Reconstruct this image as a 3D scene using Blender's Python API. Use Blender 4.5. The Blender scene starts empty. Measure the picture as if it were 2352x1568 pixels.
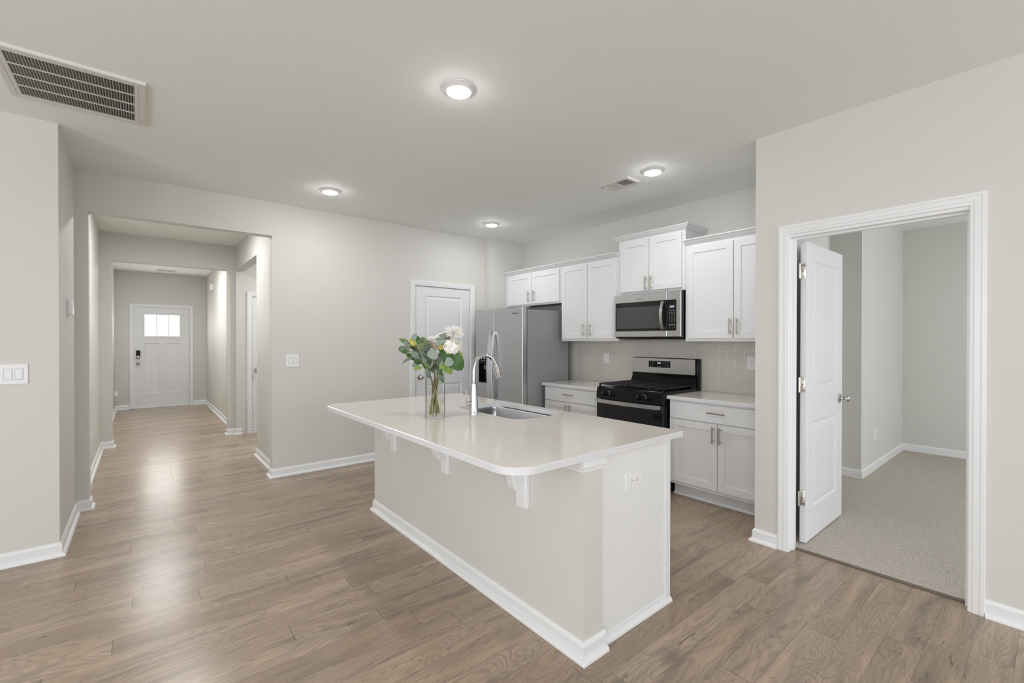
import bpy, bmesh, math, random
from mathutils import Vector, Matrix

SC = bpy.context.scene
COL = SC.collection
PI = math.pi
random.seed(7)

# ------------------------------------------------------------------ camera
F_PX, CAM_H = 1032.8, 1.3756
YAW, PITCH, ROLL = 0.68974, -0.005154, 0.000788
fw = Vector((math.sin(YAW) * math.cos(PITCH), math.cos(YAW) * math.cos(PITCH), math.sin(PITCH)))
rt = Vector((math.cos(YAW), -math.sin(YAW), 0))
upv = rt.cross(fw)
rt, upv = rt * math.cos(ROLL) + upv * math.sin(ROLL), -rt * math.sin(ROLL) + upv * math.cos(ROLL)
cam_data = bpy.data.cameras.new('camera')
cam = bpy.data.objects.new('camera', cam_data)
COL.objects.link(cam)
cam.matrix_world = Matrix(((rt.x, upv.x, -fw.x, 0), (rt.y, upv.y, -fw.y, 0), (rt.z, upv.z, -fw.z, CAM_H), (0, 0, 0, 1)))
cam_data.sensor_fit = 'HORIZONTAL'
cam_data.sensor_width = 36
cam_data.lens = F_PX / 2352 * 36
cam_data.shift_y = (787.04 - 784) / 2352
cam_data.clip_start = 0.02
SC.camera = cam

# ------------------------------------------------------------------ view, world, big lights
SC.view_settings.view_transform = 'Standard'
SC.view_settings.look = 'None'
SC.view_settings.gamma = 1
SC.view_settings.use_curve_mapping = False
SC.view_settings.exposure = 0.0
SC.cycles.use_denoising = True
SC.cycles.max_bounces = 12
SC.cycles.diffuse_bounces = 6
SC.cycles.transparent_max_bounces = 24
SC.cycles.caustics_reflective = False
SC.cycles.caustics_refractive = False
SC.cycles.sample_clamp_indirect = 6

w = bpy.data.worlds.new('sky'); SC.world = w; w.use_nodes = True
bg = w.node_tree.nodes['Background']
bg.inputs[0].default_value = (0.92, 0.96, 1.0, 1)
bg.inputs[1].default_value = 0.6

def area(name, loc, rot, sx, sy, watts, col=(1, 1, 1), shape='RECTANGLE', spread=PI):
    d = bpy.data.lights.new(name, 'AREA'); d.shape = shape; d.size = sx; d.size_y = sy
    d.energy = watts; d.color = col; d.spread = spread
    o = bpy.data.objects.new(name, d); COL.objects.link(o)
    o.location = loc; o.rotation_euler = rot
    return o

GAIN = dict(rear=0.66, left=1.42, cans=1.75, living=0.1, hall=1.5, foyer=1.9, side=1.7, bed=1.18, glass=1.15)
DAY = (0.95, 0.985, 1.035)
LAMP = (0.985, 0.99, 1.0)
# daylight through the living-room windows (rear and left walls, outside the view)
for wx in (-2.6, -0.2, 2.0):
    area('window_daylight', (wx, -4.42, 1.45), (PI / 2, 0, 0), 1.7, 1.9, 60 * GAIN['rear'], DAY)
for wy in (-2.4, 0.8):
    area('window_daylight', (-3.92, wy, 1.45), (PI / 2, 0, -PI / 2), 1.7, 1.9, 60 * GAIN['left'], DAY)
# unseen fill lights added at the living-room ceiling to brighten floor and ceiling
for lx in (-2.4, 0.9):
    for ly in (-2.8, -0.6):
        area('living_fill', (lx, ly, 2.735), (0, 0, 0), 0.13, 0.13, 20 * GAIN['living'], LAMP, 'DISK')
# bedroom window
area('bedroom_daylight', (5.2, -2.9, 1.5), (PI / 2, 0, 0), 1.8, 1.6, 60 * GAIN['bed'], DAY)
# ceiling lamps of the entrance hall, above the lintels
area('hall_lamp', (0.34, 6.0, 2.735), (0, 0, 0), 0.25, 0.25, 15 * GAIN['hall'], LAMP, 'DISK')
area('foyer_lamp', (0.25, 9.3, 2.735), (0, 0, 0), 0.7, 0.7, 17 * GAIN['foyer'], LAMP, 'DISK')
area('side_hall_lamp', (2.1, 6.9, 2.735), (0, 0, 0), 0.25, 0.25, 12 * GAIN['side'], LAMP, 'DISK')

# ------------------------------------------------------------------ node helpers
def srgb(r, g, b):
    f = lambda c: (c / 255) / 12.92 if c / 255 <= .04045 else ((c / 255 + .055) / 1.055) ** 2.4
    return (f(r), f(g), f(b), 1)

class N:
    def __init__(s, name):
        s.m = bpy.data.materials.new(name); s.m.use_nodes = True
        s.t = s.m.node_tree; s.t.nodes.clear()
        s.out = s.t.nodes.new('ShaderNodeOutputMaterial')
    def n(s, typ, **kw):
        o = s.t.nodes.new('ShaderNode' + typ)
        for k, v in kw.items():
            if k[0] == 'i' and k[1:].isdigit(): s.put(o, int(k[1:]), v)
            else: setattr(o, k, v)
        return o
    def put(s, o, i, v):
        if hasattr(v, 'is_output'): s.t.links.new(v, o.inputs[i])
        elif isinstance(v, bpy.types.Node): s.t.links.new(v.outputs[0], o.inputs[i])
        else: o.inputs[i].default_value = v
    def math(s, op, a, b=0.0, c=0.0):
        o = s.n('Math', operation=op); s.put(o, 0, a); s.put(o, 1, b); s.put(o, 2, c); return o.outputs[0]
    def mix(s, fac, a, b, blend='MIX'):
        o = s.n('Mix', data_type='RGBA', blend_type=blend)
        s.put(o, 0, fac); s.put(o, 6, a); s.put(o, 7, b); return o.outputs[2]
    def ramp(s, fac, stops):
        o = s.n('ValToRGB'); e = o.color_ramp.elements
        while len(e) < len(stops): e.new(.5)
        for el, (p, c) in zip(e, stops): el.position = p; el.color = c if len(c) == 4 else (*c, 1)
        s.put(o, 0, fac); return o.outputs[0]
    def bsdf(s, col, rough=.5, metal=0., **kw):
        o = s.n('BsdfPrincipled'); s.put(o, 'Base Color', col); s.put(o, 'Roughness', rough); s.put(o, 'Metallic', metal)
        for k, v in kw.items(): s.put(o, k.replace('_', ' '), v)
        s.t.links.new(o.outputs[0], s.out.inputs[0]); return o
    def coord(s):
        return s.n('TexCoord').outputs['Object']
    def bump(s, h, strength=.2, dist=.01):
        o = s.n('Bump'); o.inputs['Strength'].default_value = strength; o.inputs['Distance'].default_value = dist
        s.put(o, 'Height', h); return o.outputs[0]

MAT = {}
def plain(name, col, rough=.5, metal=0., noise=0., scale=6., bump=0., bscale=200., **kw):
    k = N(name)
    c = col
    if noise:
        nz = k.n('TexNoise'); nz.inputs['Scale'].default_value = scale; nz.inputs['Detail'].default_value = 3
        k.put(nz, 0, k.coord())
        c = k.mix(nz.outputs[0], tuple(x * (1 - noise) for x in col[:3]) + (1,), tuple(min(1, x * (1 + noise)) for x in col[:3]) + (1,))
    b = k.bsdf(c, rough, metal, **kw)
    if bump:
        nz = k.n('TexNoise'); nz.inputs['Scale'].default_value = bscale; k.put(nz, 0, k.coord())
        k.put(b, 'Normal', k.bump(nz.outputs[0], bump, .001))
    MAT[name] = k.m
    return k.m

plain('wall_paint', (0.63, 0.622, 0.588, 1), .62, noise=.012, scale=2, bump=.12, bscale=260)
plain('ceiling_paint', (0.86, 0.882, 0.862, 1), .8, noise=.012, scale=2, bump=.10, bscale=260)
plain('white_trim', (0.78, 0.785, 0.795, 1), .34, noise=.008, scale=5)
plain('cabinet_white', (0.77, 0.775, 0.785, 1), .36, noise=.008, scale=5)
plain('door_white', (0.745, 0.75, 0.765, 1), .4, noise=.008, scale=5)
plain('plate_white', (0.8, 0.8, 0.81, 1), .3, noise=.01, scale=20)
plain('slot_dark', (0.03, 0.03, 0.03, 1), .6, noise=.1)
plain('black_gloss', (0.006, 0.006, 0.007, 1), .09, noise=.1, Specular_IOR_Level=.22)
plain('black_glass', (0.012, 0.012, 0.013, 1), .04, noise=.1, Specular_IOR_Level=.3)
plain('oven_glass', (0.018, 0.018, 0.019, 1), .08, noise=.05, scale=3, Specular_IOR_Level=.3)
plain('mesh_glass', (0.055, 0.055, 0.056, 1), .12, noise=.05, scale=3)
plain('black_iron', (0.016, 0.016, 0.017, 1), .38, noise=.2, scale=60, bump=.2, bscale=400, Specular_IOR_Level=.2)
plain('black_matte', (0.012, 0.012, 0.012, 1), .5, noise=.1, Specular_IOR_Level=.2)
plain('chrome', (0.66, 0.66, 0.67, 1), .05, 1., noise=.01)
plain('satin_nickel', (0.47, 0.415, 0.345, 1), .34, 1., noise=.03, scale=40)
plain('hinge_nickel', (0.60, 0.575, 0.53, 1), .33, 1., noise=.03, scale=40)
plain('knob_nickel', (0.52, 0.50, 0.48, 1), .25, 1., noise=.03, scale=40)
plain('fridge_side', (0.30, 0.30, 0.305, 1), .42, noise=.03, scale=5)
plain('raw_wood', (0.42, 0.26, 0.11, 1), .7, noise=.2, scale=8)
plain('plaster_gray', (0.40, 0.385, 0.36, 1), .8, noise=.02)
plain('vent_white', (0.69, 0.68, 0.655, 1), .45, noise=.01)
plain('vent_dark', (0.02, 0.02, 0.02, 1), .9, noise=.1)
plain('louver_gray', (0.42, 0.415, 0.395, 1), .5, noise=.02)
plain('threshold_vinyl', (0.15, 0.125, 0.10, 1), .5, noise=.1, scale=30)
plain('leaf_gray', (0.150, 0.195, 0.145, 1), .55, noise=.22, scale=30)
plain('leaf_silver', (0.235, 0.285, 0.24, 1), .55, noise=.15, scale=30)
plain('leaf_olive', (0.115, 0.165, 0.05, 1), .5, noise=.25, scale=30)
plain('leaf_green', (0.032, 0.10, 0.013, 1), .42, noise=.35, scale=45)
plain('leaf_lime', (0.17, 0.27, 0.04, 1), .45, noise=.3, scale=40)
plain('stem_green', (0.22, 0.29, 0.09, 1), .5, noise=.2, scale=40)
plain('stem_brown', (0.16, 0.095, 0.06, 1), .6, noise=.2, scale=40)
plain('berry_green', (0.16, 0.21, 0.15, 1), .6, noise=.2, scale=60)
plain('berry_tan', (0.36, 0.26, 0.14, 1), .6, noise=.3, scale=60)
plain('petal_white', (0.86, 0.85, 0.80, 1), .6, noise=.03, scale=50)
plain('petal_cream', (0.82, 0.79, 0.62, 1), .6, noise=.05, scale=50)
plain('petal_yellow', (0.66, 0.62, 0.17, 1), .6, noise=.15, scale=50)

# brushed stainless
def brushed(name, col, rough, axis, aniso=0.):
    k = N(name)
    mp = k.n('Mapping'); k.put(mp, 0, k.coord())
    sc = [260., 260., 260.]; sc[axis] = 1.5
    mp.inputs['Scale'].default_value = sc
    nz = k.n('TexNoise'); nz.inputs['Scale'].default_value = 1; nz.inputs['Detail'].default_value = 2; k.put(nz, 0, mp)
    c = k.mix(nz.outputs[0], tuple(x * .93 for x in col) + (1,), tuple(x * 1.05 for x in col) + (1,))
    r = k.math('MULTIPLY_ADD', nz.outputs[0], .12, rough - .06)
    k.bsdf(c, r, 1.0)
    MAT[name] = k.m
brushed('stainless', (0.56, 0.56, 0.565), .32, 1)
brushed('fridge_steel', (0.56, 0.56, 0.565), .36, 2)
brushed('sink_steel', (0.25, 0.25, 0.255), .14, 2)
brushed('handle_steel', (0.74, 0.74, 0.745), .38, 2)

# quartz worktop
k = N('quartz')
v = k.n('TexNoise'); v.inputs['Scale'].default_value = 420; v.inputs['Detail'].default_value = 1; k.put(v, 0, k.coord())
v2 = k.n('TexNoise'); v2.inputs['Scale'].default_value = 3; k.put(v2, 0, k.coord())
c = k.ramp(v.outputs[0], [(0.30, (0.60, 0.555, 0.515)), (0.40, (0.715, 0.67, 0.625)), (.72, (0.73, 0.685, 0.64)), (.80, (.78, .75, .71))])
c = k.mix(k.math('MULTIPLY', v2.outputs[0], .10), c, (0.78, 0.70, 0.63, 1))
k.bsdf(c, .13)
MAT['quartz'] = k.m
plain('quartz_edge', (0.70, 0.705, 0.72, 1), .2, noise=.03, scale=80)

# plank floor: 132 mm boards running along X
k = N('plank_floor')
co = k.coord()
sep = k.n('SeparateXYZ'); k.put(sep, 0, co)
x, y = sep.outputs[0], sep.outputs[1]
PW, PL = .1322, 1.22
ry = k.math('DIVIDE', k.math('SUBTRACT', y, 2.487), PW)
row = k.math('FLOOR', ry)
wn = k.n('TexWhiteNoise', noise_dimensions='1D'); k.put(wn, 'W', row)
xs = k.math('ADD', k.math('DIVIDE', x, PL), k.math('MULTIPLY', wn.outputs[0], 7.31))
colid = k.math('FLOOR', xs)
cmb = k.n('CombineXYZ'); k.put(cmb, 0, row); k.put(cmb, 1, colid)
wn2 = k.n('TexWhiteNoise', noise_dimensions='2D'); k.put(wn2, 0, cmb)
pid = wn2.outputs[0]
# grain space
gx = k.math('MULTIPLY_ADD', pid, 61.7, x); gy = k.math('MULTIPLY_ADD', pid, 23.1, y)
def gvec(ax, ay):
    c_ = k.n('CombineXYZ'); k.put(c_, 0, k.math('MULTIPLY', gx, ax)); k.put(c_, 1, k.math('MULTIPLY', gy, ay)); k.put(c_, 2, k.math('MULTIPLY', pid, 9.)); return c_
nA = k.n('TexNoise'); nA.inputs['Scale'].default_value = 1; nA.inputs['Detail'].default_value = 1.6; nA.inputs['Distortion'].default_value = .35; k.put(nA, 0, gvec(1.15, 6.5))
nE = k.n('TexNoise'); nE.inputs['Scale'].default_value = 1; nE.inputs['Detail'].default_value = 3; k.put(nE, 0, gvec(9., 60.))
rings = k.math('SINE', k.math('MULTIPLY_ADD', nE.outputs[0], 3.0, k.math('MULTIPLY', nA.outputs[0], 190.)))
rings = k.math('MULTIPLY_ADD', rings, .5, .5)
nB = k.n('TexNoise'); nB.inputs['Scale'].default_value = 1; nB.inputs['Detail'].default_value = 6; nB.inputs['Roughness'].default_value = .7; k.put(nB, 0, gvec(3.2, 110.))
nC = k.n('TexNoise'); nC.inputs['Scale'].default_value = 1; nC.inputs['Detail'].default_value = 4; nC.inputs['Distortion'].default_value = 1.1; k.put(nC, 0, gvec(1.5, 8.))
nD = k.n('TexNoise'); nD.inputs['Scale'].default_value = 1; nD.inputs['Detail'].default_value = 5; nD.inputs['Roughness'].default_value = .75; nD.inputs['Distortion'].default_value = 1.6; k.put(nD, 0, gvec(6.5, 30.))
base = k.ramp(pid, [(0.0, (0.325, 0.240, 0.172)), (0.35, (0.415, 0.318, 0.238)), (0.7, (0.370, 0.276, 0.200)), (1.0, (0.490, 0.380, 0.282))])
rings = k.math('POWER', rings, 2.2)
c = k.mix(k.math('MULTIPLY', rings, .46), base, (0.22, 0.168, 0.126, 1))
c = k.mix(k.ramp(nB.outputs[0], [(.38, (.42, .42, .42)), (.60, (0, 0, 0))]), c, (0.24, 0.188, 0.145, 1))
dk = k.ramp(nC.outputs[0], [(.30, (.72, .72, .72)), (.47, (0, 0, 0))])
c = k.mix(dk, c, (0.19, 0.155, 0.13, 1))
lt = k.ramp(nC.outputs[0], [(.56, (0, 0, 0)), (.75, (.5, .5, .5))])
c = k.mix(lt, c, (0.56, 0.43, 0.30, 1))
kn = k.ramp(nD.outputs[0], [(.315, (.9, .9, .9)), (.385, (0, 0, 0))])
c = k.mix(kn, c, (0.10, 0.08, 0.066, 1))
# seams
fy = k.math('FRACT', ry); ey = k.math('MULTIPLY', k.math('MINIMUM', fy, k.math('SUBTRACT', 1., fy)), PW)
fx = k.math('FRACT', xs); ex = k.math('MULTIPLY', k.math('MINIMUM', fx, k.math('SUBTRACT', 1., fx)), PL)
seam = k.math('MAXIMUM', k.math('MULTIPLY', k.math('LESS_THAN', ey, .0007), .5), k.math('MULTIPLY', k.math('LESS_THAN', ex, .0011), .75))
c = k.mix(seam, c, (0.05, 0.036, 0.026, 1))
rough = k.math('MULTIPLY_ADD', nB.outputs[0], .12, .19)
b = k.bsdf(c, rough)
b.inputs['Specular IOR Level'].default_value = .42
h = k.math('SUBTRACT', k.math('MULTIPLY', nB.outputs[0], .25), seam)
k.put(b, 'Normal', k.bump(h, .12, .002))
MAT['plank_floor'] = k.m

# carpet
k = N('carpet')
nz = k.n('TexNoise'); nz.inputs['Scale'].default_value = 190; nz.inputs['Detail'].default_value = 2; nz.inputs['Roughness'].default_value = .7; k.put(nz, 0, k.coord())
nz2 = k.n('TexNoise'); nz2.inputs['Scale'].default_value = 2.2; nz2.inputs['Detail'].default_value = 2; k.put(nz2, 0, k.coord())
c = k.ramp(nz.outputs[0], [(.33, (0.20, 0.17, 0.14)), (.44, (0.52, 0.465, 0.405)), (.60, (0.66, 0.595, 0.525)), (.72, (0.80, 0.735, 0.66))])
c = k.mix(k.math('MULTIPLY', nz2.outputs[0], .25), c, (0.50, 0.445, 0.385, 1))
b = k.bsdf(c, .95)
k.put(b, 'Normal', k.bump(nz.outputs[0], .7, .012))
MAT['carpet'] = k.m

# backsplash: glossy taupe subway tile, running bond, on the plane x = const
k = N('subway_tile')
sep = k.n('SeparateXYZ'); k.put(sep, 0, k.coord())
ty, tz = sep.outputs[1], sep.outputs[2]
TW, TH = .1565, .0755
rz = k.math('DIVIDE', k.math('SUBTRACT', tz, 1.053), TH)
rw = k.math('FLOOR', rz)
off = k.math('MULTIPLY', k.math('ABSOLUTE', k.math('MODULO', rw, 2.)), .5)
ryy = k.math('ADD', k.math('DIVIDE', k.math('SUBTRACT', ty, 2.12), TW), off)
cl = k.math('FLOOR', ryy)
f1 = k.math('FRACT', rz); e1 = k.math('MULTIPLY', k.math('MINIMUM', f1, k.math('SUBTRACT', 1., f1)), TH)
f2 = k.math('FRACT', ryy); e2 = k.math('MULTIPLY', k.math('MINIMUM', f2, k.math('SUBTRACT', 1., f2)), TW)
ed = k.math('MINIMUM', e1, e2)
grout = k.math('LESS_THAN', ed, .0013)
cm = k.n('CombineXYZ'); k.put(cm, 0, rw); k.put(cm, 1, cl)
wn = k.n('TexWhiteNoise', noise_dimensions='2D'); k.put(wn, 0, cm)
c = k.mix(wn.outputs[0], (0.585, 0.56, 0.515, 1), (0.62, 0.592, 0.545, 1))
c = k.mix(grout, c, (0.70, 0.68, 0.64, 1))
b = k.bsdf(c, k.math('MULTIPLY_ADD', grout, .5, .12))
k.put(b, 'Normal', k.bump(k.math('MINIMUM', ed, .003), .5, .6))
MAT['subway_tile'] = k.m

def emis(name, col, s):
    k = N(name); e = k.n('Emission'); e.inputs[0].default_value = (*col, 1); e.inputs[1].default_value = s
    k.t.links.new(e.outputs[0], k.out.inputs[0]); MAT[name] = k.m
emis('lamp_lens', (.985, .99, 1.0), 100 * GAIN['cans'])
emis('bright_glass', (1, .985, .95), 9 * GAIN['glass'])
emis('display_white', (.9, .95, 1), 1.6)
plain('print_gray', (0.45, 0.45, 0.46, 1), .5, noise=.02)
plain('print_dim', (0.14, 0.14, 0.145, 1), .5, noise=.02)
plain('print_dark', (0.05, 0.05, 0.055, 1), .5, noise=.02)

def clear(name, tint, edge, gl=1.0):
    k = N(name)
    tr = k.n('BsdfTransparent'); tr.inputs[0].default_value = (*tint, 1)
    gs = k.n('BsdfGlossy'); gs.inputs[0].default_value = (gl, gl, gl, 1); gs.inputs['Roughness'].default_value = .02
    fr = k.n('LayerWeight'); fr.inputs[0].default_value = edge
    mx = k.n('MixShader'); k.put(mx, 0, k.math('MULTIPLY', fr.outputs[0], .75)); k.put(mx, 1, tr); k.put(mx, 2, gs)
    k.t.links.new(mx.outputs[0], k.out.inputs[0]); MAT[name] = k.m
clear('vase_glass', (.975, .98, .975), .16)
clear('vase_water', (.955, .935, .87), .10)

# ------------------------------------------------------------------ mesh helpers
class B:
    def __init__(s): s.bm = bmesh.new()
    def f(s, pts):
        vs = [s.bm.verts.new(p) for p in pts]
        try: return s.bm.faces.new(vs)
        except ValueError: return None
    def box(s, x0, x1, y0, y1, z0, z1, bev=0., seg=2):
        vs = [s.bm.verts.new((x, y, z)) for x in (x0, x1) for y in (y0, y1) for z in (z0, z1)]
        fs = [s.bm.faces.new([vs[i] for i in q]) for q in ((0, 1, 3, 2), (4, 6, 7, 5), (0, 4, 5, 1), (2, 3, 7, 6), (0, 2, 6, 4), (1, 5, 7, 3))]
        if bev:
            es = list({e for f_ in fs for e in f_.edges})
            bmesh.ops.bevel(s.bm, geom=es, offset=bev, segments=seg, profile=.5, affect='EDGES', clamp_overlap=True)
        return s
    def rings(s, loops, close=True, cap0=True, cap1=True):
        L = [[s.bm.verts.new(p) for p in lp] for lp in loops]
        n = len(L[0])
        for a, b_ in zip(L, L[1:]):
            for i in range(n if close else n - 1):
                j = (i + 1) % n
                try: s.bm.faces.new((a[i], a[j], b_[j], b_[i]))
                except ValueError: pass
        if cap0: s.bm.faces.new(list(reversed(L[0])))
        if cap1: s.bm.faces.new(L[-1])
        return L
    def prism(s, pts, vec):
        v = Vector(vec)
        s.rings([[Vector(p) for p in pts], [Vector(p) + v for p in pts]])
        return s
    def lathe(s, prof, c=(0, 0, 0), ax='Z', seg=32, cap0=True, cap1=True):
        c = Vector(c); loops = []
        for r, h in prof:
            lp = []
            for i in range(seg):
                a = 2 * PI * i / seg
                p, q = r * math.cos(a), r * math.sin(a)
                if ax == 'Z': d = Vector((p, q, h))
                elif ax == 'X': d = Vector((h, p, q))
                elif ax == 'Y': d = Vector((q, h, p))
                else: d = ax @ Vector((p, q, h))
                lp.append(c + d)
            loops.append(lp)
        s.rings(loops, True, cap0, cap1)
        return s
    def tube(s, pts, r, seg=12, flat=None):
        pts = [Vector(p) for p in pts]
        n = len(pts)
        rs = r if isinstance(r, (list, tuple)) else [r] * n
        t0 = (pts[1] - pts[0]).normalized()
        ref = Vector((0, 0, 1)) if abs(t0.z) < .9 else Vector((0, 1, 0))
        u = t0.cross(ref).normalized(); loops = []
        for i, p in enumerate(pts):
            t = (pts[min(i + 1, n - 1)] - pts[max(i - 1, 0)]).normalized()
            u = (u - t * u.dot(t)).normalized(); w_ = t.cross(u)
            loops.append([p + (u * math.cos(2 * PI * j / seg) + w_ * math.sin(2 * PI * j / seg)) * rs[i] for j in range(seg)])
        s.rings(loops)
        return s
    def ball(s, c, r, seg=10, sc=(1, 1, 1)):
        c = Vector(c); n = seg // 2
        prof = [(max(1e-4, math.sin(PI * i / n)), -math.cos(PI * i / n)) for i in range(n + 1)]
        loops = [[c + Vector((r * q * math.cos(2 * PI * j / seg) * sc[0], r * q * math.sin(2 * PI * j / seg) * sc[1], r * h * sc[2])) for j in range(seg)] for q, h in prof]
        s.rings(loops)
        return s
    def sweep(s, path, prof, mp, side=1):
        """closed profile (offset, height) swept along a mitred plan path; side +1: to the left of travel."""
        P = [Vector(p) for p in path]; n = len(P); loops = []
        for i in range(n):
            d = []
            if i > 0: d.append((P[i] - P[i - 1]).normalized())
            if i < n - 1: d.append((P[i + 1] - P[i]).normalized())
            ns = [Vector((-q.y, q.x)) * side for q in d]
            m = ns[0] if len(ns) == 1 else (ns[0] + ns[1]) / (1 + ns[0].dot(ns[1]))
            loops.append([mp(P[i].x + m.x * o, P[i].y + m.y * o, h) for o, h in prof])
        s.rings(loops)
        return s
    def paneled(s, O, U, V, Nn, w_, h_, t, rects, rg):
        """slab with moulded panels sunk in its front; rg: [(inset, depth)...]"""
        O, U, V, Nn = Vector(O), Vector(U), Vector(V), Vector(Nn)
        P = lambda u, v_, d: O + U * u + V * v_ - Nn * d
        us = sorted({0, w_, *[r[0] for r in rects], *[r[1] for r in rects]})
        vs = sorted({0, h_, *[r[2] for r in rects], *[r[3] for r in rects]})
        for a, b_ in zip(us, us[1:]):
            for c_, d_ in zip(vs, vs[1:]):
                mu, mv = (a + b_) / 2, (c_ + d_) / 2
                if any(r[0] < mu < r[1] and r[2] < mv < r[3] for r in rects): continue
                s.f([P(a, c_, 0), P(b_, c_, 0), P(b_, d_, 0), P(a, d_, 0)])
        for r in rects:
            loops = []
            for ins, dep in [(0, 0)] + list(rg):
                a, b_, c_, d_ = r[0] + ins, r[1] - ins, r[2] + ins, r[3] - ins
                loops.append([P(a, c_, dep), P(b_, c_, dep), P(b_, d_, dep), P(a, d_, dep)])
            s.rings(loops, True, False, True)
        s.f([P(0, 0, t), P(0, h_, t), P(w_, h_, t), P(w_, 0, t)])
        for q in (((0, 0), (w_, 0)), ((w_, 0), (w_, h_)), ((w_, h_), (0, h_)), ((0, h_), (0, 0))):
            (a, b_), (c_, d_) = q
            s.f([P(a, b_, 0), P(a, b_, t), P(c_, d_, t), P(c_, d_, 0)])
        bmesh.ops.remove_doubles(s.bm, verts=s.bm.verts, dist=1e-6)
        return s
    def build(s, name, mat, parent=None, smooth=False, base=None, mats=None):
        bmesh.ops.recalc_face_normals(s.bm, faces=s.bm.faces)
        if parent is None and base is None:
            xs = [v_.co for v_ in s.bm.verts]
            base = Vector(((min(p.x for p in xs) + max(p.x for p in xs)) / 2, (min(p.y for p in xs) + max(p.y for p in xs)) / 2, min(p.z for p in xs)))
        org = WL[parent.name] if parent else Vector(base)
        for v_ in s.bm.verts: v_.co -= org
        me = bpy.data.meshes.new(name); s.bm.to_mesh(me); s.bm.free()
        for m_ in (mats or [mat]): me.materials.append(MAT[m_])
        if smooth:
            me.polygons.foreach_set('use_smooth', [True] * len(me.polygons))
            me.set_sharp_from_angle(angle=math.radians(38))
        o = bpy.data.objects.new(name, me); COL.objects.link(o)
        if parent: o.parent = parent
        else: o.location = org
        WL[o.name] = org
        return o

WL = {}
def tag(o, label, cat, group=None, kind=None):
    o['label'] = label; o['category'] = cat
    if group: o['group'] = group
    if kind: o['kind'] = kind
    return o
def thing(name, loc, label, cat, group=None, kind=None):
    o = bpy.data.objects.new(name, None); COL.objects.link(o)
    o.empty_display_size = .05
    o.location = loc; WL[o.name] = Vector(loc)
    return tag(o, label, cat, group, kind)
def struct(b, name, mat, label=None, smooth=False, base=None):
    o = b.build(name, mat, None, smooth, base or (0, 0, 0)); o['kind'] = 'structure'
    if label: o['label'] = label
    return o
def copy_tree(o, parent=None):
    c_ = o.copy(); COL.objects.link(c_); WL[c_.name] = WL[o.name].copy()
    if parent: c_.parent = parent
    for ch in list(o.children): copy_tree(ch, c_)
    return c_
def move_copy(src, dx, dy, dz, label):
    c_ = copy_tree(src); c_.location = src.location + Vector((dx, dy, dz)); c_['label'] = label
    return c_
def text(body, size, mat, parent, O, U, V, name, depth=.0006, shear=0.):
    """writing as thin raised mesh, centred on O; U along the line, V up"""
    cu = bpy.data.curves.new(name, 'FONT'); cu.body = body; cu.size = size; cu.align_x = 'CENTER'; cu.align_y = 'CENTER'
    cu.extrude = depth / 2; cu.shear = shear; cu.resolution_u = 3
    t = bpy.data.objects.new(name, cu); COL.objects.link(t)
    bpy.context.view_layer.update()
    me = bpy.data.meshes.new_from_object(t.evaluated_get(bpy.context.evaluated_depsgraph_get()))
    bpy.data.objects.remove(t)
    U, V = Vector(U), Vector(V); Wn = U.cross(V)
    M_ = Matrix((U, V, Wn)).transposed()
    for v_ in me.vertices: v_.co = M_ @ v_.co + Vector(O) - WL[parent.name]
    me.materials.clear(); me.materials.append(MAT[mat]); me.name = name
    o = bpy.data.objects.new(name, me); COL.objects.link(o); o.parent = parent; WL[o.name] = WL[parent.name].copy()
    return o

XY = lambda a, b_, h: Vector((a, b_, h))
BASE = [(0, .086), (.004, .086), (.007, .080), (.0125, .068), (.0125, .021), (.018, .0205), (.025, .016), (.029, .009), (.030, 0), (0, 0)]
CASE = [(0, 0), (0, .009), (.004, .012), (.016, .013), (.020, .016), (.042, .0165), (.047, .019), (.060, .019), (.064, .014), (.064, 0)]
CROWN = [(0, 0), (.008, .001), (.012, .006), (.022, .013), (.036, .028), (.044, .036), (.050, .038), (.050, .047), (0, .047)]

# ------------------------------------------------------------------ room shell
H = 2.752
XL, YS, YB, XD, XK, YE = -.404, 4.048, 4.993, 3.256, 4.242, 1.320
T = .115
b = B(); b.box(-4.1, 3.345, -4.6, 1.25, -.06, 0); b.box(-4.1, 4.36, 1.25, 12.0, -.06, 0)
struct(b, 'floor', 'plank_floor', 'brown wood plank floor of kitchen and hall')
b = B(); b.box(3.345, 7.5, -3.1, 1.25, -.06, .012); b.box(4.36, 7.5, 1.25, 1.62, -.06, .012)
struct(b, 'floor_bedroom', 'carpet', 'beige speckled carpet beyond the open door')
b = B(); b.box(-4.2, 7.6, -4.7, 12.1, H, H + .1)
struct(b, 'ceiling', 'ceiling_paint', 'pale gray painted ceiling')
b = B(); b.box(-4.1, XL, YS, YB + T, 0, H)
struct(b, 'wall_left', 'wall_paint', 'painted wall with the double switch plate and thermostat')
b = B()
b.box(XL, -.327, YB, YB + T, 0, H); b.box(1.011, 2.581, YB, YB + T, 0, H); b.box(3.394, 3.62, YB, YB + T, 0, H)
b.box(-.327, 1.011, YB, YB + T, 2.419, H); b.box(2.581, 3.394, YB, YB + T, 2.052, H)
b.box(3.62, XK + T, 4.876, YB + T, 0, H)
struct(b, 'wall_back', 'wall_paint', 'painted wall with the hall opening and the pantry door')
b = B(); b.box(XK, XK + T, YE, 4.876, 0, H)
struct(b, 'wall_kitchen', 'wall_paint', 'painted wall behind the kitchen cabinets')
b = B()
b.box(XD, XD + T, -4.6, .268, 0, H); b.box(XD, XD + T, 1.124, YE, 0, H); b.box(XD, XD + T, .268, 1.124, 2.064, H)
b.box(XD + T, XK + T, 1.205, YE, 0, H)
struct(b, 'wall_right', 'wall_paint', 'painted wall around the open bedroom door')
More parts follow.
